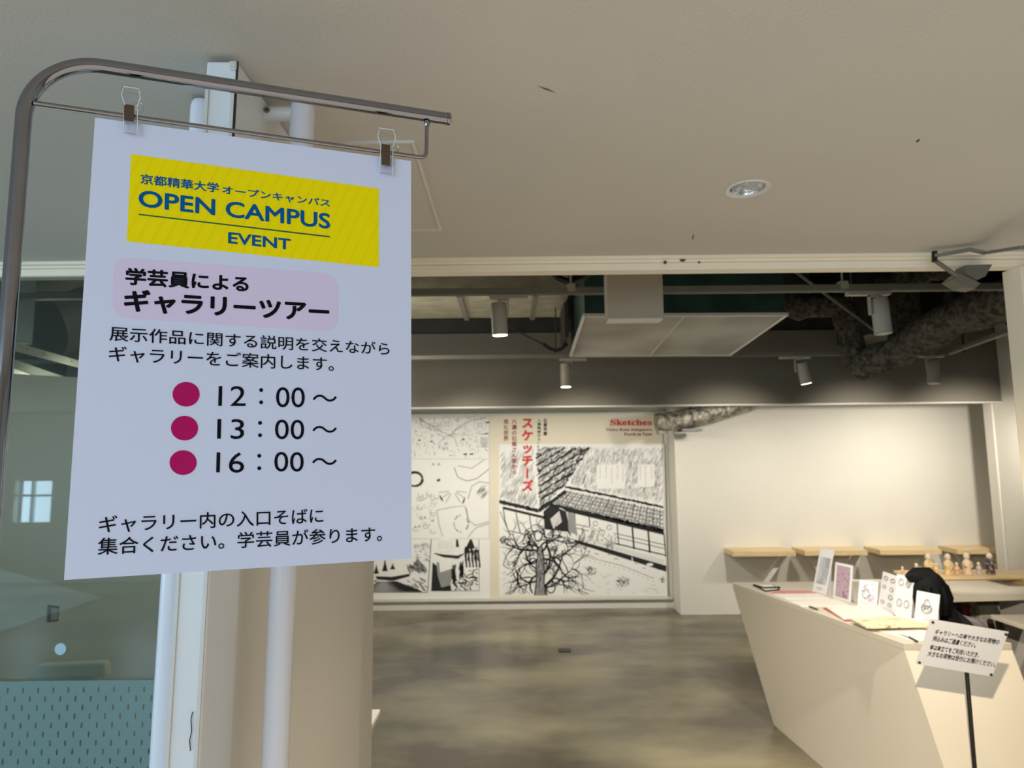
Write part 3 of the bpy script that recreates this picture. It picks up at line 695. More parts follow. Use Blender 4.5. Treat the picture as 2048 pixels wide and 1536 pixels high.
# dark angled tray at the far right
tr_=thing('cable_tray','dark angled cable tray beneath the duct at the right edge','cable tray',atY(1990,640,4.4))
MB().hexa([atY(1940,648,4.9),atY(1980,645,4.6),atY(2048,612,4.1),atY(2048,602,4.2),atY(1940,640,4.9),atY(1980,636,4.6),atY(2048,600,4.1),atY(2048,592,4.2)]).build('tray',dark_grey,tr_)
MB().box((atY(2020,640,4.3).x,4.25,atY(2020,648,4.3).z),(atY(2046,640,4.3).x,4.35,atY(2020,625,4.3).z)).build('junction_box',black_plastic,tr_,bevel=.004)
sp_=thing('black_speaker','small round black fitting under the track at the right edge','fitting',atY(2044,668,4.35))
MB().lathe([(.02,0),(.06,.01),(.062,.05),(.03,.07)],atY(2046,668,4.35),18,(-.5,-.6,-.6)).build('housing',black_plastic,sp_,smooth=True)
# foil duct behind the bulkhead
fd=thing('foil_duct','silver foil wrapped duct between bulkhead and rear wall','duct',atY(1380,840,7.1))
lumpy([atY(1312,846,7.0),atY(1360,840,7.0),atY(1440,822,7.0),atY(1530,792,7.0)],.10,8,amp=.05).build('foil_wrap',foil,fd,smooth=True)
lumpy([atY(1318,830,7.0),atY(1324,868,7.0)],.05,10,amp=.05).build('elbow',foil,fd,smooth=True)
MB().box((atY(1362,860,6.95).x,6.9,atY(1362,863,6.95).z),(atY(1402,860,6.95).x,7.1,atY(1362,858,6.95).z)).tube([(atY(1382,850,7).x,7,atY(1382,840,7).z),(atY(1382,850,7).x,7,3.7)],.008,8).build('hanger_shoe',black_plastic,fd)
# ducts in the left void
ld=thing('round_duct','dark round duct behind the glass at the upper left','duct',atY(90,600,4.0))
MB().tube([atY(-140,500,4.0),atY(110,500,4.0),atY(240,470,4.6)],.26,28).build('duct_pipe',dark_grey,ld,smooth=True)
ld2=tag(MB().tube([atY(70,640,4.6),atY(300,560,5.4)],.30,28).build('round_duct',mat('duct_dark2',(50,50,46),.6,noise=.2,scale=4),smooth=True),'second larger dark round duct behind the pole at the upper left','duct')
ub=thing('strut_rail','punched steel strut rail above the left gallery wall','rail',atZ(60,705,2.4))
a=atY(22,700,3.7); b=atY(165,738,4.6)
n=Vector((0,0,.05)); yv=Vector((0,.04,0))
MB().hexa([a,b,b+yv,a+yv,a+n,b+n,b+yv+n,a+yv+n]).build('rail_channel',track_mat,ub)
for x,y in ((47,698),(77,710),(136,731)):
    k_t=(x-22)/143; p=a.lerp(b,k_t)+Vector((0,-.002,.03)); MB().lathe([(.012,0),(.012,.004)],p,12,(0,-1,0)).build('punched_hole',black_plastic,ub)
tag(bx((atY(40,620,3.55).x,3.45,2.35),(atY(62,620,3.55).x,3.58,3.7)).build('vertical_strut',mat('strut_teal',(52,66,70),.5,.3),bevel=.004),'dark vertical strut behind the chrome pole, above the left gallery wall','strut')

# ------------------------------------------------------------------ left room details
a=atY(100,1208,3.4); 
cr=thing('wall_switch','small dark framed switch plate on the wall behind the glass','switch',a)
c0=atY(99,1242,3.6);
wa=[atY(100,1210,3.6),atY(119,1212,3.7),atY(117,1243,3.7),atY(98,1245,3.6)]
MB().prism(wa,(-.02,.01,0)).build('switch_frame',black_plastic,cr)
wi=[p.lerp(sum(wa,Vector())/4,.3)+Vector((.004,-.004,0)) for p in wa]; MB().prism(wi,(-.004,.002,0)).build('switch_face',mat('switch_face',(128,128,118),.5),cr)
# wall carrying the switch, perpendicular return
sw=Vector((atY(108,1228,3.65)))
struct(MB().hexa([Vector((wa[0].x-.6-.02,wa[0].y-.18,0)),Vector((wa[1].x+.3,wa[1].y+.47,0)),Vector((wa[1].x+.26,wa[1].y+.55,0)),Vector((wa[0].x-.66,wa[0].y-.1,0)),Vector((wa[0].x-.62,wa[0].y-.18,2.2)),Vector((wa[1].x+.3,wa[1].y+.47,2.2)),Vector((wa[1].x+.26,wa[1].y+.55,2.2)),Vector((wa[0].x-.66,wa[0].y-.1,2.2))]),'wall_side',white)
a=atY(48,1358,3.0); b=atY(206,1326,3.0); 
rc_=thing('white_bench','low white box counter behind the glass, just above the frosted film','bench',(a.x,3,0))
MB().prism([(a.x,3.0,a.z),(b.x+.01,3.0,a.z),(b.x,3.0,b.z),(a.x+.04,3.0,b.z-.01)],(0,.06,0)).build('bench_top',white,rc_,bevel=.01)
MB().box((a.x+.05,3.01,0),(b.x-.05,3.05,a.z)).build('bench_base',white,rc_)
# low white wedge at the pier foot
a=atY(708,1482,2.9); b=atY(727,1482,2.9)
wd_=thing('display_plinth','white low plinth corner peeking out right of the white pier','plinth',(a.x,2.9,0))
MB().prism([(a.x-.3,2.9,a.z),(b.x,2.9,a.z),(b.x,2.9,a.z-.02),(a.x-.3,2.9,a.z-.02)],(0,.35,0)).build('top_board',white,wd_,bevel=.002)
MB().prism([(b.x-.005,2.95,a.z-.02),(b.x-.35,2.95,a.z-.02),(b.x-.35,2.95,0),(b.x-.14,2.95,0)],(0,.25,0)).build('slanted_leg',white,wd_)

# ------------------------------------------------------------------ mural
YM=YB-.045
def mur(px,py,off=.001): return atY(px,py,YM-off)
ml=thing('mural_banner','white banner with grey comic-style line drawings, behind the poster edge','banner',mur(850,1200))
p0=mur(708,1196,0); p1=mur(980,1196,0); pt_=mur(980,836,0)
p0=Vector((p0.x-.0,YM,p0.z))
MB().box((p0.x-.02,YM,p1.z),(p1.x,YM+.004,pt_.z)).build('banner_sheet',mural_white,ml)
mr=thing('mural_banner','cream banner with red title above a black ink drawing of a thatched farmhouse','banner',mur(1160,1195))
q0=mur(980,1193,0); q1=mur(1336,1193,0); qt=mur(1336,828,0)
MB().box((p1.x,YM,p1.z),(q1.x,YM+.004,qt.z)).build('banner_sheet',cream,mr)
brl=thing('banner_rail','slim white rails stretched along the top and foot of both wall banners','rail',(p0.x,YM,p1.z))
MB().box((p0.x-.03,YM-.02,p1.z-.03),(q1.x+.05,YM+.02,p1.z-.0005)).build('bottom_rail',white2,brl)
MB().tube([(p0.x-.4,YM,mur(1000,825,0).z),(q1.x+.05,YM,mur(1000,825,0).z)],.012,10).build('top_rail',mat('rail_green',(150,165,150),.4),brl)
def z6(x,y,off=.002): return mur(980+x/3.94,820+y/3.94,off)
def z7(x,y,off=.002): return mur(700+x/3.94,820+y/3.94,off)
m=MB(); m.noflip=True; fill(m,[(72,1462),(1400,1462),(1372,268),(72,268)],lambda x,y:z6(x,y,.0015)); m.build('drawing_ground',mural_white,mr)
K=MB();G=MB();L=MB();Wt=MB()
fk=lambda x,y:z6(x,y,.003); fg=lambda x,y:z6(x,y,.0025); fw=lambda x,y:z6(x,y,.0035); fk2=lambda x,y:z6(x,y,.004)
def inpoly(x,y,P):
    c=False; j=len(P)-1
    for i in range(len(P)):
        if (P[i][1]>y)!=(P[j][1]>y) and x<(P[j][0]-P[i][0])*(y-P[i][1])/(P[j][1]-P[i][1])+P[i][0]: c=not c
        j=i
    return c
def hatch(mb,P,ang,gap,ln,wd,fn,n,jit=.15):
    xs=[p[0] for p in P]; ys=[p[1] for p in P]
    for _ in range(n):
        x=random.uniform(min(xs),max(xs)); y=random.uniform(min(ys),max(ys)); a=ang+random.uniform(-jit,jit); l=ln*random.uniform(.6,1.3)
        x2,y2=x+l*math.cos(a),y+l*math.sin(a)
        if inpoly(x,y,P) and inpoly(x2,y2,P): stroke(mb,[(x,y),((x+x2)/2+1,(y+y2)/2),(x2,y2)],[wd*.4,wd,wd*.4],fn)
# thatch
T1=[(75,330),(350,290),(380,790),(75,715)]; hatch(L,T1,R(115),0,55,5,fg,600); hatch(G,[(75,600),(370,660),(380,785),(75,715)],R(110),0,50,4,fg,170)
T2=[(355,345),(420,285),(800,285),(590,600),(385,785)]
hatch(G,T2,R(-38),0,40,6,fg,900,.5); hatch(K,T2,R(115),0,24,4,fk,900,.3)
for k in range(8):
    y0=380+k*58; x0=362; pts=[]
    for i in range(26):
        t=i/25; x=x0+t*440; y=y0-t*(270)+random.uniform(-7,7)
        if inpoly(x,y,T2): pts.append((x,y))
    if len(pts)>2: stroke(K,pts,[random.uniform(7,20) for _ in pts],fk)
hatch(K,[(700,285),(800,285),(590,600),(560,540)],R(115),0,30,6,fk,150,.3)
T3=[(805,285),(1368,290),(1366,750),(600,600)]; hatch(L,T3,R(112),0,40,4.5,fg,2200,.12); hatch(G,T3,R(112),0,30,3,fg,90,.12)
for bx0,by0,bx1,by1 in ((842,430,1065,620),(1165,430,1295,605)):
    fill(Wt,[(bx0,by1),(bx1,by1),(bx1,by0),(bx0,by0)],fw)
for i,x in enumerate((868,915,960,1005,1048,1185,1225,1272)):
    for k in range(random.randint(7,12)):
        s_=6; y=445+k*14+(20 if i==2 else 0); stroke(G,[(x-s_/2+random.uniform(-2,2),y),(x+s_/2,y+random.uniform(-3,6))],random.uniform(4,7),fk2)
def jag(mb,a,b,w0,n=60,fn=fk,am=4):
    stroke(mb,[(a[0]+(b[0]-a[0])*i/n+random.uniform(-2,2),a[1]+(b[1]-a[1])*i/n+random.uniform(-am,am)) for i in range(n+1)],[w0*random.uniform(.7,1.4) for _ in range(n+1)],fn)
jag(K,(590,603),(1367,765),17)
jag(K,(75,722),(385,795),26); jag(K,(385,795),(600,640),26)
# tiled eave
def tl_(s,t): return (590+(1366-590)*s,628+(785-628)*s) if t==0 else None
def te(s,t):
    a_=(592+774*s,628+157*s); b_=(482+886*s,742+205*s); return (a_[0]+(b_[0]-a_[0])*t,a_[1]+(b_[1]-a_[1])*t)
for i in range(32):
    s=i/31; stroke(G if i%2 else K,[te(s,0),te(s,.5),te(s,1)],5 if i%2 else 6,fk)
for t in (.12,.3,.5,.7,.88):
    jag(G,te(0,t),te(1,t),9,50,fk,2)
hatch(G,[te(0,0),te(1,0),te(1,1),te(0,1)],R(120),0,20,6,fg,1500,.4)
hatch(K,[te(0,0),te(1,0),te(1,1),te(0,1)],R(120),0,16,4,fg,500,.4)
jag(K,te(0,1.02),te(1,1.02),24,60,fk,3)
# dark recess under the roofs
fill(K,[(430,940),(610,960),(640,1000),(600,800),(480,745),(420,800)],fk)
fill(Wt,[(500,935),(566,880),(548,795),(475,860)],fw)
for i in range(6): stroke(K,[(482+i*13,856-i*11),(505+i*11,925-i*9)],4,fk2)
fill(G,[(620,960),(690,985),(665,820),(610,800)],fk2)
# shoji panels left
for (x,y) in ((105,805),(205,830),(310,850)):
    stroke(K,[(x,y-25),(x+12,y+60),(x+35,y+140)],7,fk)
stroke(K,[(100,770),(440,850)],20,fk); stroke(K,[(140,950),(330,990)],6,fk); stroke(G,[(80,800),(160,990)],8,fk)
# shoji and porch right
fill(K,[(600,800),(1370,985),(1370,950),(1000,860),(560,765)],fk)
for i,x in enumerate((670,785,1005,1125,1250,1375)):
    yy=830+(x-670)*.235; stroke(K,[(x-5,yy-25),(x+10,yy+160)],13 if i in(3,4) else 8,fk)
for o_ in (70,100,150): stroke(K,[(680,830+o_),(1385,995+o_)],5 if o_<150 else 9,fk)
fill(Wt,[(660,1015),(1388,1225),(1388,1170),(690,975)],fw)
for i in range(46): stroke(G,[(690+i*15,985+i*4.3),(680+i*15,1012+i*4.5)],3,fk2)
fill(K,[(665,1045),(1390,1275),(1390,1228),(900,1085),(665,1020)],fk)
hatch(K,[(650,1040),(1390,1270),(1390,1300),(640,1080)],R(15),0,40,5,fk,90)
# two seated figures, generic robes
for fx,fy in ((830,930),(940,960)):
    fill(Wt,[(fx+55*math.cos(-a_*.5236),fy+40+80*math.sin(-a_*.5236)) for a_ in range(12)],fk2)
    for _ in range(26):
        a_=random.uniform(0,6.28); r_=random.uniform(.3,1); x=fx+50*r_*math.cos(a_); y=fy+40+75*r_*math.sin(a_)
        stroke(K,[(x,y),(x+random.uniform(-14,14),y+random.uniform(6,22)),(x+random.uniform(-18,18),y+random.uniform(12,32))],3.5,lambda x,y:z6(x,y,.0048))
    stroke(K,[(fx+18*math.cos(a_*.5),fy-35+18*math.sin(a_*.5)) for a_ in range(13)],4,lambda x,y:z6(x,y,.0048))
for s_ in (-1,1): stroke(K,[(940+s_*10,1040),(940+s_*22,1090),(945+s_*8,1145)],5,lambda x,y:z6(x,y,.0048))
stroke(Wt,[(1118,1160),(1126,1205)],8,fk2)
fill(Wt,[(1260+28*math.cos(-k*.6),1218+13*math.sin(-k*.6)) for k in range(10)],fk2)
# tree
def twig(mb,x,y,a,l,w_,dep):
    pts=[(x,y)]; ww=[w_]; cv=random.uniform(-.35,.35)
    for i in range(7):
        a+=cv+random.uniform(-.25,.25); x+=l/7*math.cos(a); y+=l/7*math.sin(a)
        if x<78 or y>1458: break
        pts.append((x,y)); ww.append(1.35*w_*(1-.11*(i+1)))
        if dep>0 and random.random()<.55: twig(mb,x,y,a+random.choice((-1,1))*random.uniform(.5,1.1),l*.6,w_*.6,dep-1)
    if len(pts)>1: stroke(mb,pts,ww,lambda x,y:z6(x,y,.0045))
trk=[(400,1460),(400,1380),(385,1300),(405,1220),(390,1150),(395,1080)]
fill(G,[(350,1460),(365,1340),(360,1240),(375,1150),(370,1075),(410,1075),(425,1170),(430,1270),(425,1360),(450,1460)][::-1],lambda x,y:z6(x,y,.0042))
stroke(K,[(350,1460),(365,1340),(360,1240),(375,1150),(370,1075)],8,lambda x,y:z6(x,y,.0045)); stroke(K,[(410,1075),(425,1170),(430,1270),(425,1360),(450,1460)],10,lambda x,y:z6(x,y,.0045))
hatch(K,[(355,1460),(362,1240),(410,1080),(428,1270),(445,1460)],R(95),0,40,4,lambda x,y:z6(x,y,.0046),60)
for (x,y,a_,l,w_) in ((390,1085,-2.2,230,12),(395,1080,-1.3,260,12),(380,1110,-2.9,270,14),(405,1120,-.4,280,14),(375,1180,2.9,260,12),(415,1170,-.1,240,12),(370,1300,3.0,300,14),(370,1350,2.7,280,12),(430,1290,-.6,280,16),(430,1390,-.3,330,18),(440,1400,.1,300,12),(360,1250,-2.6,250,10),(385,1100,-1.8,160,9)):
    twig(K,x,y,a_,l,w_,2)
for cx,cy,rx,ry in ((480,1395,34,48),(380,990,30,46),(340,1190,26,22)):
    stroke(K,[(cx+rx*math.cos(k*.52),cy+ry*math.sin(k*.52)) for k in range(13)],9,lambda x,y:z6(x,y,.0045))
# bushes, garden
for cx,cy,r_,n_ in ((115,1020,42,70),(510,985,60,90),(505,1095,34,60),(790,1270,50,60),(1045,1355,52,80),(1370,1340,36,30),(620,1030,40,40)):
    for _ in range(n_):
        a_=random.uniform(0,6.28); q_=random.uniform(0,1)**.6; x=cx+r_*q_*math.cos(a_); y=cy+r_*.75*q_*math.sin(a_); 
        if x<80 or x>1375: continue
        stroke(K if random.random()<.6 else G,[(x,y),(x+random.uniform(-9,9),y+random.uniform(-9,9))],random.uniform(4,9),fk)
for i in range(34):
    x=650+i*19; y=1130+i*4.6+max(0,i-20)*3; stroke(K,[(x,y),(x+9,y+5)],6,fk); 
    if i%2: stroke(G,[(x,y+26),(x+12,y+28)],4,fk)
hatch(G,[(600,1200),(1390,1380),(1390,1450),(600,1450)],R(10),0,30,3,fg,60); hatch(G,[(80,1080),(360,1100),(360,1450),(80,1450)],R(120),0,26,3,fg,60)
for mb_,mm in ((K,mural_ink),(G,mural_grey),(L,mural_lgrey),(Wt,mural_white)):
    mb_.build('ink_lines' if mm is not mural_white else 'paper_white_areas',mm,mr,kind='stuff')
# banner texts
def mtext(s,x0,y0,x1,y1,m_,wt=.02,vert=False,par=mr):
    q=MB(); text_quad(q,s,z6(x0,y1,.006),z6(x1,y1,.006),z6(x0,y0,.006),wt,vertical=vert); q.build('lettering',m_,par)
mtext('スケッチーズ',250,68,342,640,mural_red,.045,True)
mtext('見た世界',106,75,146,242,mural_brown,.02,True)
mtext('八瀬の石黒さん家から',170,75,212,508,mural_brown,.02,True)
mtext('八瀬陶窯から10年展',372,72,402,360,mural_ink,.015,True)
mtext('石黒宗麿',420,70,450,200,mural_ink,.03,True)
mtext('𝐒𝐤𝐞𝐭𝐜𝐡𝐞𝐬',948,74,1276,122,mural_red,.02)
mtext("𝐕𝐢𝐞𝐰𝐬 𝐟𝐫𝐨𝐦 𝐈𝐬𝐡𝐢𝐠𝐮𝐫𝐨'𝐬",912,144,1276,170,mural_brown,.008)
mtext('𝐏𝐨𝐫𝐜𝐡 𝐢𝐧 𝐘𝐚𝐬𝐞',1056,178,1276,202,mural_brown,.008)
# left banner: panels of light line drawings
K=MB();G=MB();L=MB();Wt=MB(); D2=MB()
f7=lambda x,y:z7(x,y,.003); f7b=lambda x,y:z7(x,y,.0025); f7c=lambda x,y:z7(x,y,.004)
for a_,b_ in (((300,385),(1100,385)),((300,1015),(1100,1015)),((1097,30),(1097,1015))): stroke(L,[a_,b_],4,f7b)
for _ in range(150):
    x=random.uniform(490,1070); y=random.uniform(60,370); a_=random.uniform(0,6.3)
    stroke(L if random.random()<.7 else G,[(x,y),(x+15*math.cos(a_),y+15*math.sin(a_)),(x+28*math.cos(a_+.5),y+28*math.sin(a_+.5))],random.uniform(3,6),f7)
stroke(G,[(560,80),(640,120),(720,170),(790,200),(850,140),(960,80),(1080,60)],5,f7); stroke(G,[(700,260),(760,200),(820,215),(850,290)],4,f7)
for x in range(590,720,14): stroke(G,[(x,100),(x-3,140+(x-590)*.3)],3,f7)
for cx,cy,rx,ry in ((760,110,42,50),(1025,120,50,48)):
    fill(Wt,[(cx+rx*math.cos(-k*.4),cy+ry*math.sin(-k*.4)) for k in range(16)],f7c); 
    stroke(L,[(cx+rx*math.cos(k*.4),cy+ry*math.sin(k*.4)) for k in range(17)],4,lambda x,y:z7(x,y,.0045))
    for j in (-18,0,18): stroke(G,[(cx+j,cy-25),(cx+j,cy+25)],4,lambda x,y:z7(x,y,.0046))
for x,y,l in ((1078,100,40),(1060,190,60),(890,235,24),(545,240,20),(640,250,20),(905,350,30),(955,350,30)): stroke(K,[(x-l/2,y),(x+l/2,y-4)],[6,14] if l<45 else [3,9],f7c)
for j in range(6): stroke(G,[(1030,225+j*13),(1088,222+j*13)],5,f7)
# open mouth ring, bowl, loose curves
stroke(K,[(510+62*math.cos(k*.42),545+55*math.sin(k*.42)) for k in range(16)],[10+12*abs(math.cos(k*.3)) for k in range(16)],f7c)
stroke(G,[(820,450),(850,530),(920,560),(1000,540),(1095,465)],7,f7); stroke(G,[(850,440),(960,460),(1060,390)],5,f7); stroke(K,[(685,558),(710,548)],18,f7c)
stroke(G,[(930,700),(960,600),(1020,565),(1095,575)],6,f7); stroke(G,[(915,770),(935,870),(990,910),(1060,890),(1095,880)],6,f7); stroke(G,[(930,1000),(990,930),(1095,895)],5,f7)
hatch(G,[(975,640),(1060,575),(1092,590),(1092,750),(1010,690)],R(-55),0,60,4,f7,90)
for a_ in (0,.5,1.0,2.1,2.6,3.14): stroke(G,[(810+30*math.cos(a_),640+20*math.sin(a_)),(810+110*math.cos(a_),650+95*math.sin(a_))],5,f7)
stroke(K,[(705,670),(720,700),(735,720)],[5,14,4],f7); stroke(K,[(905,690),(895,720),(885,740)],[5,13,4],f7)
stroke(G,[(685,790),(800,765),(905,755),(940,900)],5,f7); stroke(G,[(685,790),(700,900),(730,1000)],5,f7)
for k in range(20):
    a_=random.uniform(0,6.3); stroke(G,[(870+55*math.cos(a_),890+65*math.sin(a_)),(870+55*math.cos(a_)+10,890+65*math.sin(a_)+10)],9,f7)
for k in range(26):
    x=random.uniform(495,680); y=random.uniform(620,960); stroke(L if k%2 else G,[(x+22*math.cos(j*.7),y+16*math.sin(j*.7)) for j in range(7)],4,f7)
for x,y in ((560,850),(590,845),(650,870),(515,920),(545,915),(655,425),(700,425)): stroke(G,[(x-8,y+10),(x,y-6),(x+9,y+10)],9,f7)
# bottom panels
PA=[(120,1200),(490,1195),(640,1130),(640,1435),(120,1435)]
stroke(K,[(118,1200),(118,1436),(610,1436)],5,f7); stroke(K,[(640,1020),(612,1436)],5,f7)
for x,y,h_ in ((150,1280,90),(207,1290,80),(275,1270,110),(336,1255,50)):
    fill(K,[(x-22,y),(x+22,y),(x+8,y-h_*.5),(x,y-h_),(x-8,y-h_*.5)],f7c)
fill(K,[(200,1310),(330,1315),(470,1290),(470,1310),(340,1345),(215,1335)][::-1],f7c)
fill(G,[(480,1250),(610,1280),(600,1240),(530,1170)][::-1],f7b); hatch(K,[(440,1220),(530,1170),(600,1240),(620,1300),(470,1300)],R(60),0,40,5,f7c,120,.5)
for k in range(26):
    x=140+k*17; stroke(K,[(260+(x-260)*.35,1350),(x,1432)],[3,9],f7c)
hatch(K,[(125,1310),(240,1340),(130,1430)],R(-50),0,30,6,f7c,60); hatch(K,[(420,1340),(620,1290),(610,1430),(500,1430)],R(35),0,34,6,f7c,70)
hatch(G,[(490,1050),(640,1040),(635,1200),(500,1190)],R(20),0,30,5,f7b,60)
stroke(K,[(665,1130),(740,1150),(850,1160),(900,1130)],[6,22,26,4],f7c)
fill(K,[(640,1425),(800,1425),(780,1300),(700,1240),(650,1200)],f7b)
fill(G,[(680,1200),(800,1190),(820,1260),(790,1380),(720,1400),(690,1300)][::-1],f7)
fill(Wt,[(700,1170),(820,1160),(800,1250),(710,1280)][::-1],f7c)
for x,y,w_,h_ in ((800,1200,34,190),(860,1180,36,150),(900,1070,110,140)):
    hatch(K,[(x,y),(x+w_,y),(x+w_,y+h_),(x,y+h_)],R(80),0,50,9,f7c,70,.4)
for x in range(905,1010,26): stroke(K,[(x,1100),(x+15,1240)],12,f7c)
fill(K,[(905,1100),(985,1090),(960,1020),(945,1020)],f7c); fill(K,[(835,1080),(860,1080),(850,1020),(835,1020)],f7c)
hatch(K,[(820,1310),(1015,1230),(1015,1425),(790,1425)],R(20),0,26,8,f7c,130,1.2)
fill(Wt,[(750+80*math.cos(-k*.4),1065+58*math.sin(-k*.4)) for k in range(16)],lambda x,y:z7(x,y,.0048))
for j in range(7): stroke(L,[(700+j*18,1030),(700+j*18,1095)],4,lambda x,y:z7(x,y,.005))
stroke(K,[(1015,1020),(1018,1425),(636,1425)],4,f7)
for mb_,mm in ((K,mural_ink),(G,mural_grey),(L,mural_lgrey),(Wt,mural_white)):
    mb_.build('ink_lines' if mm is not mural_white else 'paper_white_areas',mm,ml,kind='stuff')

# ------------------------------------------------------------------ wooden wall shelves
zS=atY(1500,1099,YP).z
edges=[(1447,1592),(1584,1736),(1728,1884),(1876,2016)]
names=['first','second','third','fourth']
zf_=None
for i,(a,b) in enumerate(edges):
    Yfr=7.06; xa=2.355+i*.765+ (0 if i else 0); 
    xa=atY(a,1098,YP).x; xb=atY(b,1110,Yfr).x
    zt_=atY(1600,1112,Yfr).z+.052
    lab=['wooden wall shelf farthest left, its left end free','second wooden wall shelf from the left, above the counter end','third wooden wall shelf from the left, above the seated person','rightmost wooden wall shelf, ending at the side wall'][i]
    sh=thing('wall_shelf',lab,'shelf',(xa,YP,zt_-.052),'light wood shelves on the rear wall')
    MB().box((xa,Yfr,zt_-.052),(xb,YP,zt_)).build('board',wood,sh,bevel=.002)
    br=MB(); 
    def brace(x0,z0,x1,z1,w_=.045,Y=7.2):
        d=Vector((x1-x0,0,z1-z0)).normalized(); n=Vector((-d.z,0,d.x))*w_/2; A=Vector((x0,Y,z0));B=Vector((x1,Y,z1)); y=Vector((0,.02,0))
        MB().hexa([A-n,B-n,B+n,A+n,A-n+y,B-n+y,B+n+y,A+n+y]).build('brace',white2,sh)
    if i in (0,2): brace(xb-.05,zt_-.052,xa+.12,.03)
    if i in (1,3): brace(xa+.08,zt_-.052,xb-.14,.03)
    if i==1: brace(xb-.03,zt_-.052,xb-.45,.03,.07)
# small block on the floor at corner
# ------------------------------------------------------------------ reception counter
ct=.82; dr=H-ct
def onC(px,py,z=ct): return atZ(px,py,z)
TL_=onC(1465,1165); TN=onC(1808,1287); TR=onC(2023,1286)
Bf=atZ(1548,1450,0); Bm=atZ(1644,1536,0); dB=(Bm-Bf).normalized(); Bn=Bf+dB*((Bf.y-2.45)/abs(dB.y)); 
# put bottom near corner on the photo's slanted edge
Bn=atZ(1808+.329*545,1287+545,0); 
Br=atZ(2023+.373*545,1286+545,0)
inn=[Vector((2.14,3.5,ct)),Vector((2.02,4.15,ct)),Vector((3.3,4.25,ct)),Vector((3.3,TL_.y+.02,ct))]
ctr=thing('reception_counter','angular off-white reception counter with leaning faces','counter',Vector((Bn.x,Bn.y,0)))
top=[TL_,TN,TR]+inn
bot=[Vector((Bf.x,Bf.y,0)),Vector((Bn.x,Bn.y,0)),Vector((Br.x,Br.y,0)),Vector((2.30,3.4,0)),Vector((2.2,4.1,0)),Vector((2.26,4.1,0)),Vector((2.26,4.3,0))]
btop=[TL_,TN,TR,Vector((2.14,3.5,ct)),Vector((2.02,4.15,ct)),Vector((2.28,4.17,ct)),Vector((2.28,TL_.y+.02,ct))]
dn=Vector((0,0,.030))
body=MB(); n_=7; body.add(bot+[p-dn for p in btop],[tuple(range(n_))[::-1],tuple(range(n_,2*n_))]+[(i,(i+1)%n_,n_+(i+1)%n_,n_+i) for i in range(n_)])
body.build('counter_body',counter_mat,ctr)
MB().box((3.24,4.3,0),(3.27,4.55,ct-.03)).build('end_leg',white2,ctr)
MB().prism([p-dn for p in top],dn).build('counter_top',counter_mat,ctr,bevel=.002)
e=.001
def lay(pts,z0,h_,name,m_,label,cat,group=None,bev=0,prt=None):
    P=[onC(x,y,ct) for x,y in pts]; P=[Vector((p.x,p.y,ct+z0)) for p in P]
    o=MB().prism(P,(0,0,h_)).build(name,m_,prt,bevel=bev)
    if prt is None: tag(o,label,cat,group)
    return o
# items on the counter (near side of the top, by their outlines)
def quadc(px,py,w_,d_,ang):  # rectangle on the counter, centre from pixel
    c=onC(px,py,ct); a=R(ang); u=Vector((math.cos(a),math.sin(a),0))*w_/2; v=Vector((-math.sin(a),math.cos(a),0))*d_/2
    return [c-u-v,c+u-v,c+u+v,c-u+v]
def flat_item(name,q,z0,h_,m_,label,cat,group=None):
    P=[Vector((p.x,p.y,ct+z0)) for p in q]; return tag(MB().prism(P,(0,0,h_)).build(name,m_),label,cat,group)
g='papers on the reception counter'
t=thing('clipboard','black clipboard with a curved clip at the far left end of the counter','clipboard',onC(1532,1172))
q=[onC(1506,1171,ct),onC(1530,1184,ct),onC(1560,1181,ct),onC(1545,1170,ct)]
MB().prism([Vector((p.x,p.y,ct+.001)) for p in q],(0,0,.006)).build('board',black_plastic,t,bevel=.002)
q2=[p.lerp(sum(q,Vector())/4,.18) for p in q]; MB().prism([Vector((p.x,p.y,ct+.007)) for p in q2],(0,0,.002)).build('paper',sheet,t)
MB().tube([onC(1507,1170,ct+.012),onC(1530,1176,ct+.012),onC(1560,1175,ct+.012)],.006,8).build('metal_clip',dark_metal,t,smooth=True)
def px_item(name,pts,z0,h_,m_,label,cat,grp=None,bev=0):
    P=[onC(x,y,ct+z0) for x,y in pts]; return tag(MB().prism(P,(0,0,h_)).build(name,m_,bevel=bev),label,cat,grp)
pink=mat('pink_paper',(226,150,150),.6,noise=.15,scale=30)
px_item('leaflet',[(1541,1188),(1640,1188),(1618,1182),(1552,1182)],.001,.003,pink,'pink leaflets lying behind the white paper sheets','leaflet',g)
px_item('paper_sheet',[(1572,1199),(1660,1198),(1636,1188),(1543,1189)],.001,.004,sheet,'white paper sheet nearest the clipboard, in front of the pink leaflets','paper',g)
px_item('paper_sheet',[(1602,1214),(1702,1212),(1672,1199),(1576,1202)],.001,.003,sheet,'white paper sheet between two others, its corner under the pen','paper',g)
px_item('visitor_book',[(1686,1240),(1790,1236),(1755,1214),(1652,1217)],.004,.012,sheet,'open white visitor book with curling pages on the counter middle','book',g,.003)
px_item('visitor_book_cover',[(1690,1243),(1794,1238),(1756,1213),(1646,1217)],.001,.003,mat('cover_red',(190,70,70),.5),'red cover edge beneath the open visitor book','book',g)
patt=mat('patterned_cloth',(232,222,190),.6,rgb2=(150,130,96),scale=35,lo=.3,hi=.42)
px_item('patterned_folder',[(1733,1258),(1868,1255),(1790,1236),(1700,1241)],.0165,.012,patt,'cream patterned folder with a striped edge on the near end of the counter','folder',g,.002)
px_item('paper_sheet',[(1828,1283),(1900,1281),(1842,1259),(1758,1262)],.001,.003,sheet,'large white sheet at the near corner, a pen lying on it','paper',g)
px_item('paper_sheet',[(1795,1240),(1850,1250),(1825,1235),(1790,1228)],.001,.003,sheet,'small white sheet behind the cream folder by the card stands','paper',g)
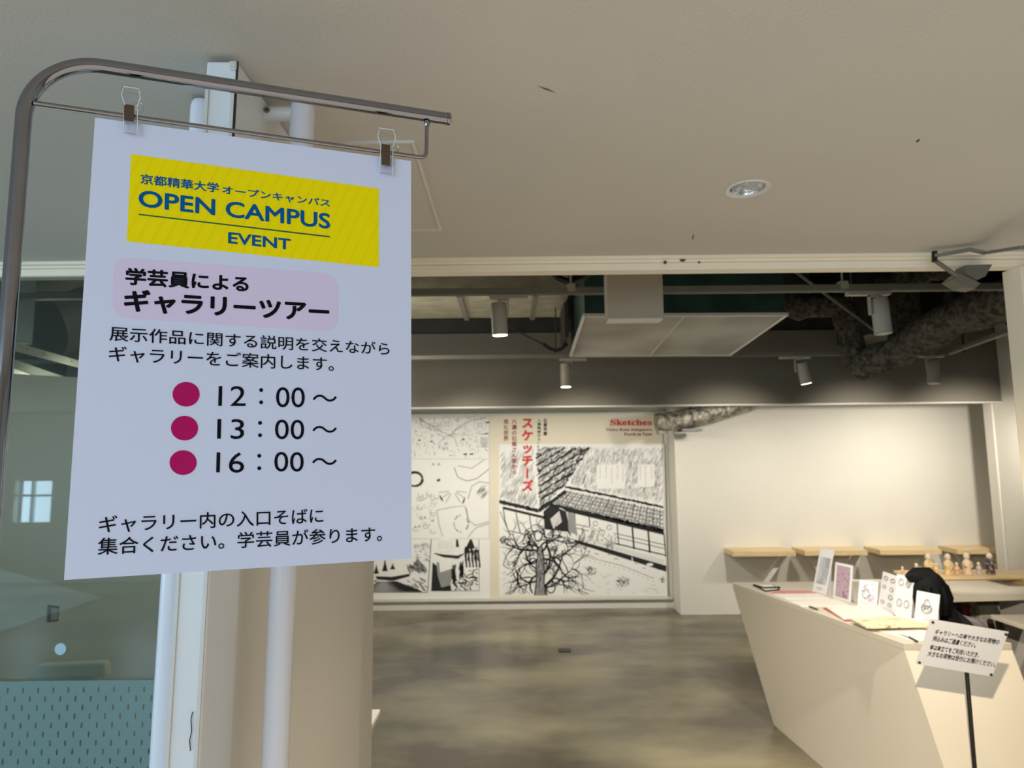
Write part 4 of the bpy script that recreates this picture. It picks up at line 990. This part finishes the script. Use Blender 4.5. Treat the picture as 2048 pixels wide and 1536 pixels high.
for k,(x0,x1) in enumerate(((1791,1797),(1808,1816),(1822,1828))):
    pass
tag(MB().tube([onC(1619,1213,ct+.010),onC(1635,1219,ct+.008)],.005,8).build('pen',mat('teal_pen',(26,60,66),.4),smooth=True),'dark teal pen at the counter edge beside the open book','pen')
pn=thing('pen','black and clear ballpoint pen lying on the nearest sheet','pen',onC(1820,1275))
MB().tube([onC(1818,1274,ct+.009),onC(1835,1283,ct+.009)],.0045,8).build('barrel',black_plastic,pn,smooth=True)
MB().tube([onC(1802,1269,ct+.009),onC(1818,1274,ct+.009)],.0040,8).build('clear_cap',mat('clear_grey',(180,182,182),.2),pn,smooth=True)
# upright cards
cardw=mat('card_white',(226,226,228),.5,noise=.02); 
def card(name,quad,m_print,inset,label,cat='card',acryl=False,marks=0,seed=0,extra=None):
    # quad BL,BR,TR,TL pixels; base on the counter
    bl_=onC(*quad[0],ct+.001); br_=onC(*quad[1],ct+.001); Yt=(bl_.y+br_.y)/2+.02
    tl_0=atY(*quad[3],bl_.y+.02); tr_0=br_+(tl_0-bl_)
    u=(br_-bl_); n=Vector((u.y,-u.x,0)).normalized()
    if n.dot(CP-bl_)<0: n=-n
    t=thing(name,label,cat,(bl_+br_)/2,'standing cards on the counter')
    MB().prism([bl_,br_,tr_0,tl_0],-n*.003).build('card_face',cardw,t)
    # rear foot
    mid=(tl_0+tr_0)/2; f0=(bl_+br_)/2-n*.045
    MB().add([bl_.lerp(br_,.2)-n*.05,bl_.lerp(br_,.8)-n*.05,bl_.lerp(br_,.8).lerp(tr_0,.7)-n*.004,bl_.lerp(br_,.2).lerp(tl_0,.7)-n*.004,bl_.lerp(br_,.2)-n*.053,bl_.lerp(br_,.8)-n*.053,bl_.lerp(br_,.8).lerp(tr_0,.7)-n*.007,bl_.lerp(br_,.2).lerp(tl_0,.7)-n*.007],[(0,1,2,3),(4,5,6,7),(0,1,5,4),(2,3,7,6)]).build('rear_support',cardw,t)
    def q(s,v): return (bl_*(1-s)+br_*s)*(1-v)+(tl_0*(1-s)+tr_0*s)*v+n*.0012
    if m_print is not None:
        i0,i1,j0,j1=inset; mb=MB(); mb.noflip=True; mb.add([q(i0,j0),q(i1,j0),q(i1,j1),q(i0,j1)],[(0,1,2,3)]); mb.build('printed_picture',m_print,t)
    rnd=random.Random(seed)
    def qq(s,v): return q(s,v)+n*.0012
    if extra: extra(t,qq,rnd)
    return t
sk=mat('sketch_print',(206,210,214),.6,rgb2=(140,146,154),scale=13,lo=.35,hi=.65,stretch=(1,1,.5),detail=8)
sk2=mat('mauve_print',(176,152,166),.6,rgb2=(96,70,92),scale=45,lo=.3,hi=.42)
sk3=mat('pencil_print',(222,222,226),.6,rgb2=(168,168,176),scale=90,lo=.40,hi=.5)
def ex_txt(lines,m_,wt=.0):
    def f(t,qq,rnd):
        mb=MB()
        for s,x0,x1,y0,y1 in lines: text_quad(mb,s,qq(x0,y0),qq(x1,y0),qq(x0,y1),wt)
        mb.build('lettering',m_,t)
    return f
def ex_circles(lst,m_):
    def f(t,qq,rnd):
        mb=MB(); mb.noflip=True
        for cx,cy,rx,ry in lst:
            o=[qq(cx+rx*math.cos(k*.628),cy+ry*math.sin(k*.628)) for k in range(10)]; i=[qq(cx+rx*.82*math.cos(k*.628),cy+ry*.82*math.sin(k*.628)) for k in range(10)]
            mb.add(o+i,[(k,(k+1)%10,10+(k+1)%10,10+k) for k in range(10)])
            for _ in range(5):
                a=rnd.uniform(0,6.28); x=cx+rx*.5*math.cos(a); y=cy+ry*.5*math.sin(a)
                mb.add([qq(x,y),qq(x+rx*.3,y+ry*.05),qq(x+rx*.3,y+ry*.16),qq(x,y+ry*.12)],[(0,1,2,3)])
        mb.build('line_drawing',m_,t,kind='stuff')
    return f
gk=mat('card_grey_ink',(128,128,136),.6); dk=mat('card_dark_ink',(46,46,54),.6)
card('leaflet_stand',[(1625,1182),(1652,1190),(1670,1100),(1641,1095)],sk,(.14,.9,.2,.80),'tallest leaning card with a grey landscape sketch, leftmost on the counter',extra=ex_circles([(.5,.1,.2,.03)],gk))
card('leaflet_stand',[(1666,1195),(1701,1205),(1711,1133),(1671,1124)],sk2,(.12,.88,.06,.93),'card with a mauve picture in a white border, second from left')
card('leaflet_stand',[(1715,1211),(1753,1216),(1757,1166),(1719,1160)],sk3,(.12,.9,.12,.9),'low wide card with a faint pencil drawing, between mauve and text cards',extra=ex_circles([(.4,.5,.2,.2),(.65,.35,.15,.14)],gk))
card('leaflet_stand',[(1755,1216),(1785,1229),(1795,1150),(1766,1143)],None,None,'narrow card with two columns of dark symbols, fourth from left',extra=ex_circles([(.28,.85,.15,.06),(.74,.84,.15,.06),(.26,.62,.12,.05),(.74,.6,.13,.06),(.74,.40,.15,.07),(.28,.22,.12,.05),(.74,.2,.12,.05)],dk))
card('leaflet_stand',[(1787,1229),(1822,1238),(1833,1156),(1794,1148)],None,None,'card with four round pencil drawings, overlapping the head of the seated person',extra=ex_circles([(.3,.82,.16,.09),(.7,.8,.15,.09),(.28,.32,.16,.1),(.7,.32,.16,.1)],gk))
card('leaflet_stand',[(1828,1241),(1874,1252),(1883,1191),(1834,1181)],None,None,'squarish card with a crest-like figure, nearest to the sign plate',extra=ex_circles([(.5,.62,.14,.17),(.5,.45,.24,.14),(.35,.5,.1,.1),(.65,.5,.1,.1),(.5,.12,.22,.012),(.5,.22,.12,.012)],gk))

# ------------------------------------------------------------------ notice stand
import itertools
TLn=Vector((1.651,2.706,1.050)); TRn=Vector((1.944,2.691,1.002)); BLn=Vector((1.624,2.783,.857)); un=TRn-TLn; dY=BLn-TLn; BRn=TRn+dY
ns=un.cross(dY).normalized()
if ns.y>0: ns=-ns
cenN=(TLn+TRn+BLn+BRn)/4
polep=atY(1934,1352,2.82)
sn=thing('notice_stand','white notice plate on a thin dark pole in front of the counter','sign stand',(polep.x,polep.y,0))
MB().prism([BLn,BRn,TRn,TLn],-ns*.004).build('notice_plate',mat('notice_white',(214,214,216),.45,noise=.02),sn,bevel=.001)
def nq(s,v,o=.0012): return BLn+(BRn-BLn)*s+(TLn-BLn)*v+ns*o
mb=MB()
for s,x0,x1,y0,y1 in (('ギャラリーへの傘や大きなお荷物の',.10,.93,.70,.82),('持込みはご遠慮ください。',.10,.66,.555,.675),('傘は傘立てをご利用いただき、',.10,.74,.36,.48),('大きなお荷物は受付にお預けください。',.10,.985,.215,.335)):
    text_quad(mb,s,nq(x0,y0),nq(x1,y0),nq(x0,y1),.02)
mb.build('lettering',ink_black,sn)
for s,v in ((.03,.05),(.97,.05),(.03,.95),(.97,.95)):
    MB().lathe([(.0055,0),(.0055,.003),(.004,.0045)],nq(s,v),12,ns).build('corner_screw',dark_metal,sn,smooth=True)
MB().tube([(polep.x,polep.y,.01),(polep.x,polep.y,polep.z+.03)],.008,12).build('pole',dark_metal,sn,smooth=True)
MB().tube([(polep.x,polep.y,polep.z+.02),cenN-ns*.012,cenN-ns*.004],.009,10).build('plate_mount',dark_metal,sn,smooth=True)
MB().lathe([(.12,0),(.125,.004),(.125,.010),(.01,.016)],(polep.x,polep.y,0),32).build('round_base',dark_metal,sn,smooth=True)

# ------------------------------------------------------------------ back shelf unit behind the counter
YK=4.97
a=atY(1700,1192,YK-.35); 
zsl=atZ
zk=atY(1950,1190,YK-.3).z
ku=thing('shelf_unit','white shelf unit behind the counter at the right','shelf unit',(2.6,YK,0))
xk0=2.45;xk1=sx-.02
MB().box((xk0,YK-.3,zk),(xk1,YK+.12,zk+.035)).build('shelf_top',white,ku,bevel=.003)
MB().box((xk0,YK+.1,0),(xk1,YK+.12,zk)).build('back_panel',dark_grey,ku)
MB().box((xk0,YK-.25,0),(xk0+.03,YK+.1,zk)).build('side_panel',white,ku)
MB().box((xk0+.03,YK-.3,.36),(xk1,YK+.1,.39)).build('lower_shelf',white,ku)
MB().box((xk0+.03,YK-.28,.0),(xk1,YK-.26,.36)).build('plinth_panel',white,ku)
# wooden riser board with dolls
zw=atY(1950,1154,YK-.22).z
wb=thing('riser_board','light wood board on small blocks carrying the row of dolls','shelf',(3.0,YK,zk+.035))
xw0=atY(1800,1155,YK).x; xw1=atY(2075,1155,YK).x
MB().box((xw0,YK-.22,zw-.018),(xw1,YK+.08,zw)).build('board',wood,wb,bevel=.002)
for px_ in (1830,1930,2014):
    x=atY(px_,1165,YK).x; MB().box((x-.015,YK-.18,zk+.035),(x+.015,YK+.05,zw-.018)).build('support_block',wood if px_>2000 else dark_metal,wb)
tag(bx((atY(1900,1170,YK-.1).x,YK-.15,zk+.0355),(atY(1962,1170,YK-.1).x,YK+.05,zk+.06)).build('stacked_paper',sheet),'flat stack of pale paper beneath the wooden doll board','paper')
# dolls
def doll(px_,ytop,ybase,robe,hair,label,i):
    Y=YK-.12 if ybase>1148 else YK-.02
    x=atY(px_,1150,Y).x; hgt=(ybase-ytop)*Y/F*1.0
    t=thing('figurine',label,'figurine',(x,Y,zw),'small dolls on the wooden board'); s=hgt
    MB().lathe([(.17*s,0),(.19*s,.02*s),(.17*s,.25*s),(.20*s,.42*s),(.19*s,.56*s),(.12*s,.66*s),(.07*s,.69*s)],(x,Y,zw+.0005),16).build('robe',robe,t,smooth=True)
    for sg in (-1,1):
        MB().tube([(x+sg*.14*s,Y,zw+.60*s),(x+sg*.18*s,Y-.05*s,zw+.46*s),(x+sg*.08*s,Y-.17*s,zw+.38*s)],[.05*s,.065*s,.05*s],8).build('sleeve',robe,t,smooth=True)
    MB().ball((x,Y,zw+.83*s),(.135*s,.135*s,.165*s)).build('head',mat('doll_face',(240,224,204),.5,noise=.02),t,smooth=True)
    if hair: MB().ball((x+.03*s,Y+.03*s,zw+.875*s),(.14*s,.13*s,.13*s)).build('hair',hair,t,smooth=True)
k1=mat('robe_cream',(238,214,168),.6,rgb2=(206,168,110),scale=60,lo=.35,hi=.5); k2=mat('robe_red_dots',(240,214,186),.6,rgb2=(190,80,60),scale=45,lo=.3,hi=.42)
k3=mat('robe_navy_check',(60,64,84),.6,rgb2=(196,160,110),scale=40,lo=.4,hi=.5); k4=mat('robe_rose',(232,196,160),.6,rgb2=(200,140,110),scale=60,lo=.35,hi=.5); k5=mat('robe_pale_blue',(200,200,204),.6,rgb2=(220,180,150),scale=30)
hb_=mat('doll_hair_brown',(96,62,48),.6); hn_=mat('doll_hair_navy',(40,44,62),.6)
dolls=[(1834,1128,1151,k1,None,'tiny pale doll farthest left in the doll row'),(1859,1110,1152,k1,None,'large bald doll in a cream robe directly above the seated head'),(1874,1128,1151,k1,None,'tiny cream doll touching the first large doll'),
(1898,1112,1153,k1,hb_,'large brown-haired doll in a yellow patterned robe'),(1915,1128,1152,k4,None,'small rose-robed doll right of the brown-haired doll'),(1936,1110,1152,k2,None,'large bald doll in a robe with red dots'),
(1959,1128,1152,k5,hn_,'small dark-haired doll with a pale blue robe'),(1982,1110,1152,k3,hn_,'large doll in a navy checked robe, rightmost of the row'),(1806,1143,1160,k4,None,'tiny pinkish doll mostly hidden behind the cards')]
for i,dd in enumerate(dolls): doll(*dd,i)
# books and printer in the niche
Yb=YK-.12
bks=[(1897,1913,1196,(92,98,104),'grey-blue picture book, leftmost in the niche'),(1914,1922,1194,(24,22,24),'black book in the niche beside the red cover'),(1922,1937,1195,(150,44,40),'book with a red patterned cover in the niche'),(1938,1952,1197,(196,190,180),'white book or binder at the right of the niche books')]
zlow=.39
for i,(x0,x1,y0,c,lab) in enumerate(bks):
    A=atY(x0,y0+2,Yb-.1); B=atY(x1,y0+2,Yb-.1); t=thing('book',lab,'book',(A.x,Yb-.1,zlow),'books in the niche')
    MB().box((A.x,Yb-.1,zlow+.001),(B.x,Yb+.06,A.z-.012)).build('cover',mat('book_%d_cover'%i,c,.5,rgb2=tuple(int(v*.5) for v in c),scale=30),t,bevel=.001)
    MB().box((A.x+.003,Yb-.097,A.z-.0119),(B.x-.003,Yb+.055,A.z-.010)).build('pages',sheet,t)
A=atY(1962,1206,YK-.28); B=atY(2075,1262,YK-.28)
pr=thing('printer','white office printer with a small dark screen under the shelf','printer',(A.x,YK-.25,zlow))
MB().box((A.x,YK-.26,zlow+.001),(B.x,YK+.08,A.z-.02)).build('printer_body',white2,pr,bevel=.01)
MB().prism([(A.x+.01,YK-.28,A.z-.10),(B.x,YK-.28,A.z-.10),(B.x,YK-.2,A.z-.02),(A.x+.01,YK-.2,A.z-.02)],(0,.02,0)).build('control_panel',white2,pr,bevel=.003)
s0=atY(2001,1224,YK-.275); s1=atY(2028,1239,YK-.29)
MB().prism([(s0.x,YK-.292,s1.z),(s1.x,YK-.292,s1.z),(s1.x,YK-.262,s0.z),(s0.x,YK-.262,s0.z)],(0,.01,0)).build('screen',mat('screen_dark',(16,18,20),.15),pr)
MB().box((A.x+.05,YK-.27,zlow+.06),(B.x,YK-.261,zlow+.08)).build('tray_slot',black_plastic,pr)
# desk with papers at the right edge
A=atZ(2010,1262,.72)
dk_=thing('side_desk','pale desk surface at the right edge with a white sheet on it','desk',(2.9,3.75,0))
MB().box((2.93,3.6,.69),(3.6,4.2,.715)).build('desk_top',counter_mat,dk_,bevel=.003)
for x,y in ((2.96,3.63),(3.57,3.63),(2.96,4.17),(3.57,4.17)): MB().box((x-.015,y-.015,0),(x+.015,y+.015,.69)).build('leg',dark_metal,dk_)
tag(bx((2.98,3.64,.7155),(3.3,3.86,.719)).build('paper_sheet',sheet),'white sheet on the side desk at the right edge','paper')

# ------------------------------------------------------------------ seated person
pe_=thing('person','person with black hair and black top bending over behind the counter, seated','person',(2.78,3.95,0))
hc=atY(1851,1192,3.72)
fdir=Vector((-.55,-.30,-.78)).normalized()
def skin_obj(name,chain,edges,m_,par,sub=2,root=0):
    me=bpy.data.meshes.new(name); me.from_pydata([c[0] for c in chain],edges,[]); me.materials.append(m_)
    o=bpy.data.objects.new(name,me); C.objects.link(o)
    o.modifiers.new('skin','SKIN')
    for i,c in enumerate(chain):
        r=c[1] if isinstance(c[1],tuple) else (c[1],c[1]); me.skin_vertices[0].data[i].radius=r; me.skin_vertices[0].data[i].use_root=(i==root)
    ss=o.modifiers.new('sub','SUBSURF'); ss.levels=ss.render_levels=sub
    for p in me.polygons: p.use_smooth=True
    o.modifiers['skin'].use_smooth_shade=True
    adopt(o,par); return o
ne=hc-fdir*.03+Vector((.07,.03,-.10))
ch=Vector((2.52,3.84,.70)); pv=Vector((2.58,4.0,.48))
sL=Vector((2.44,4.00,.74)); sR=Vector((2.45,3.68,.71))
eL=Vector((2.36,4.03,.55)); eR=Vector((2.36,3.62,.52)); wL=Vector((2.3,3.86,.52)); wR=Vector((2.27,3.70,.50))
kL=Vector((2.40,4.08,.50)); kR=Vector((2.42,3.86,.50)); aL=Vector((2.40,4.06,.10)); aR=Vector((2.42,3.84,.10))
body=[(pv,.105),((pv+ch)/2,.10),(ch,(.11,.10)),(ne,.055),(hc+Vector((.05,.02,-.06)),.05),(sL,.075),(sR,.075),(eL,.046),(eR,.046),(wL,.032),(wR,.032),(kL,.07),(kR,.07),(aL,.045),(aR,.045),(aL+Vector((-.14,0,-.06)),.035),(aR+Vector((-.14,0,-.06)),.035)]
skin_obj('body',body,[(0,1),(1,2),(2,3),(3,4),(2,5),(2,6),(5,7),(6,8),(7,9),(8,10),(0,11),(0,12),(11,13),(12,14),(13,15),(14,16)],black_cloth,pe_)
rq_=Vector((0,0,1)).rotation_difference(Vector((-.35,-.2,.9)).normalized())
hd_=MB().ball(hc,(.078,.088,.112),20,14,rq_.to_matrix()).build('head',skin,pe_,smooth=True)
side=fdir.cross(Vector((0,0,1))).normalized(); upf=side.cross(fdir).normalized()
MB().ball(hc+fdir*.085-upf*.015,(.013,.013,.02),10,7).build('nose',skin,hd_,smooth=True)
for s_ in (-1,1):
    MB().ball(hc+fdir*.074+side*s_*.03+upf*.008,(.010,.010,.006),10,7).build('eye',black_plastic,hd_,smooth=True)
    MB().ball(hc+side*s_*.082-fdir*.005,(.014,.014,.028),10,7).build('ear',skin,hd_,smooth=True)
MB().tube([hc+fdir*.078-upf*.05+side*.02,hc+fdir*.082-upf*.052,hc+fdir*.078-upf*.05-side*.02],.004,8).build('mouth',mat('lips',(170,96,88),.5),hd_,smooth=True)
hm=MB(); hm.ball(hc+Vector((.012,.008,.022)),(.104,.104,.122),26,18)
hm.ball(hc+Vector((.03,.02,-.04)),(.085,.088,.10),20,12)
tip=atY(1811,1152,3.70)
hm.tube([hc+Vector((.02,0,.085)),hc+Vector((-.05,0,.10)),tip+Vector((.02,0,0)),tip],[.07,.055,.022,.006],12)
for k in range(9):
    t=k/8; a_=Vector((math.cos(-2.6+t*3.9),math.sin(-2.6+t*3.9),0))
    hm.tube([hc+a_*.075+Vector((.01,0,.06)),hc+a_*.092+Vector((.01,0,0)),hc+a_*.080+Vector((.02,0,-.085))],[.03,.03,.016],8)
hm.build('hair',hair_mat,pe_,smooth=True)
for wq,el in ((wL,eL),(wR,eR)):
    d=(wq-el).normalized(); s2=d.cross(Vector((0,0,1))).normalized(); p=wq+d*.045
    cs=[(wq,.022),(wq+d*.045,(.034,.016)),(wq+d*.085,(.032,.013))]; ed=[(0,1),(1,2)]
    for j,(o_,L_) in enumerate(((-.03,.06),(-.011,.072),(.009,.068),(.028,.052))):
        b=len(cs); cs+=[(wq+d*.095+s2*o_,.0085),(wq+d*(.095+L_*.55)+s2*o_*1.05-Vector((0,0,.008)),.008),(wq+d*(.095+L_)+s2*o_*1.05-Vector((0,0,.028)),.0065)]; ed+=[(2,b),(b,b+1),(b+1,b+2)]
    b=len(cs); cs+=[(wq+d*.05-s2*.038,.0105),(wq+d*.085-s2*.056-Vector((0,0,.01)),.009)]; ed+=[(1,b),(b,b+1)]
    skin_obj('hand',cs,ed,skin,pe_,2,1)
chx=thing('office_chair','grey fabric office chair behind the bending person','chair',(2.88,4.0,0))
MB().box((2.52,3.78,.36),(2.90,4.20,.42)).build('seat',chair_fabric,chx,bevel=.03)
c0=atY(1925,1246,4.0)
bk=[Vector((2.66,4.30,.56)),Vector((3.04,4.22,.56)),Vector((3.06,4.20,.74)),Vector((2.98,4.21,.80)),Vector((2.74,4.27,.82)),Vector((2.64,4.30,.76))]
bk=[atY(1880,1262,3.95),atY(1968,1290,3.85),atY(1976,1262,3.85),atY(1958,1244,3.85),atY(1918,1233,3.9),atY(1890,1230,3.95)]
MB().prism(bk,(.05,.06,0)).build('backrest',chair_fabric,chx,bevel=.012)
MB().tube([(2.84,4.1,.38),(2.92,4.15,.5),(2.80,4.02,.72)],.018,10).build('back_post',dark_metal,chx,smooth=True)
MB().tube([(2.84,4.0,.36),(2.84,4.0,.08)],.025,12).build('gas_column',dark_metal,chx,smooth=True)
for k in range(5):
    a_=k*1.2566; e_=Vector((2.84+.26*math.cos(a_),4.0+.26*math.sin(a_),.05)); MB().tube([(2.84,4.0,.09),e_+Vector((0,0,.02))],[.022,.014],8).build('base_leg',black_plastic,chx,smooth=True)
    MB().tube([e_+Vector((-.01,0,-.022)),e_+Vector((.01,0,-.022))],.027,12).build('caster',black_plastic,chx,smooth=True)
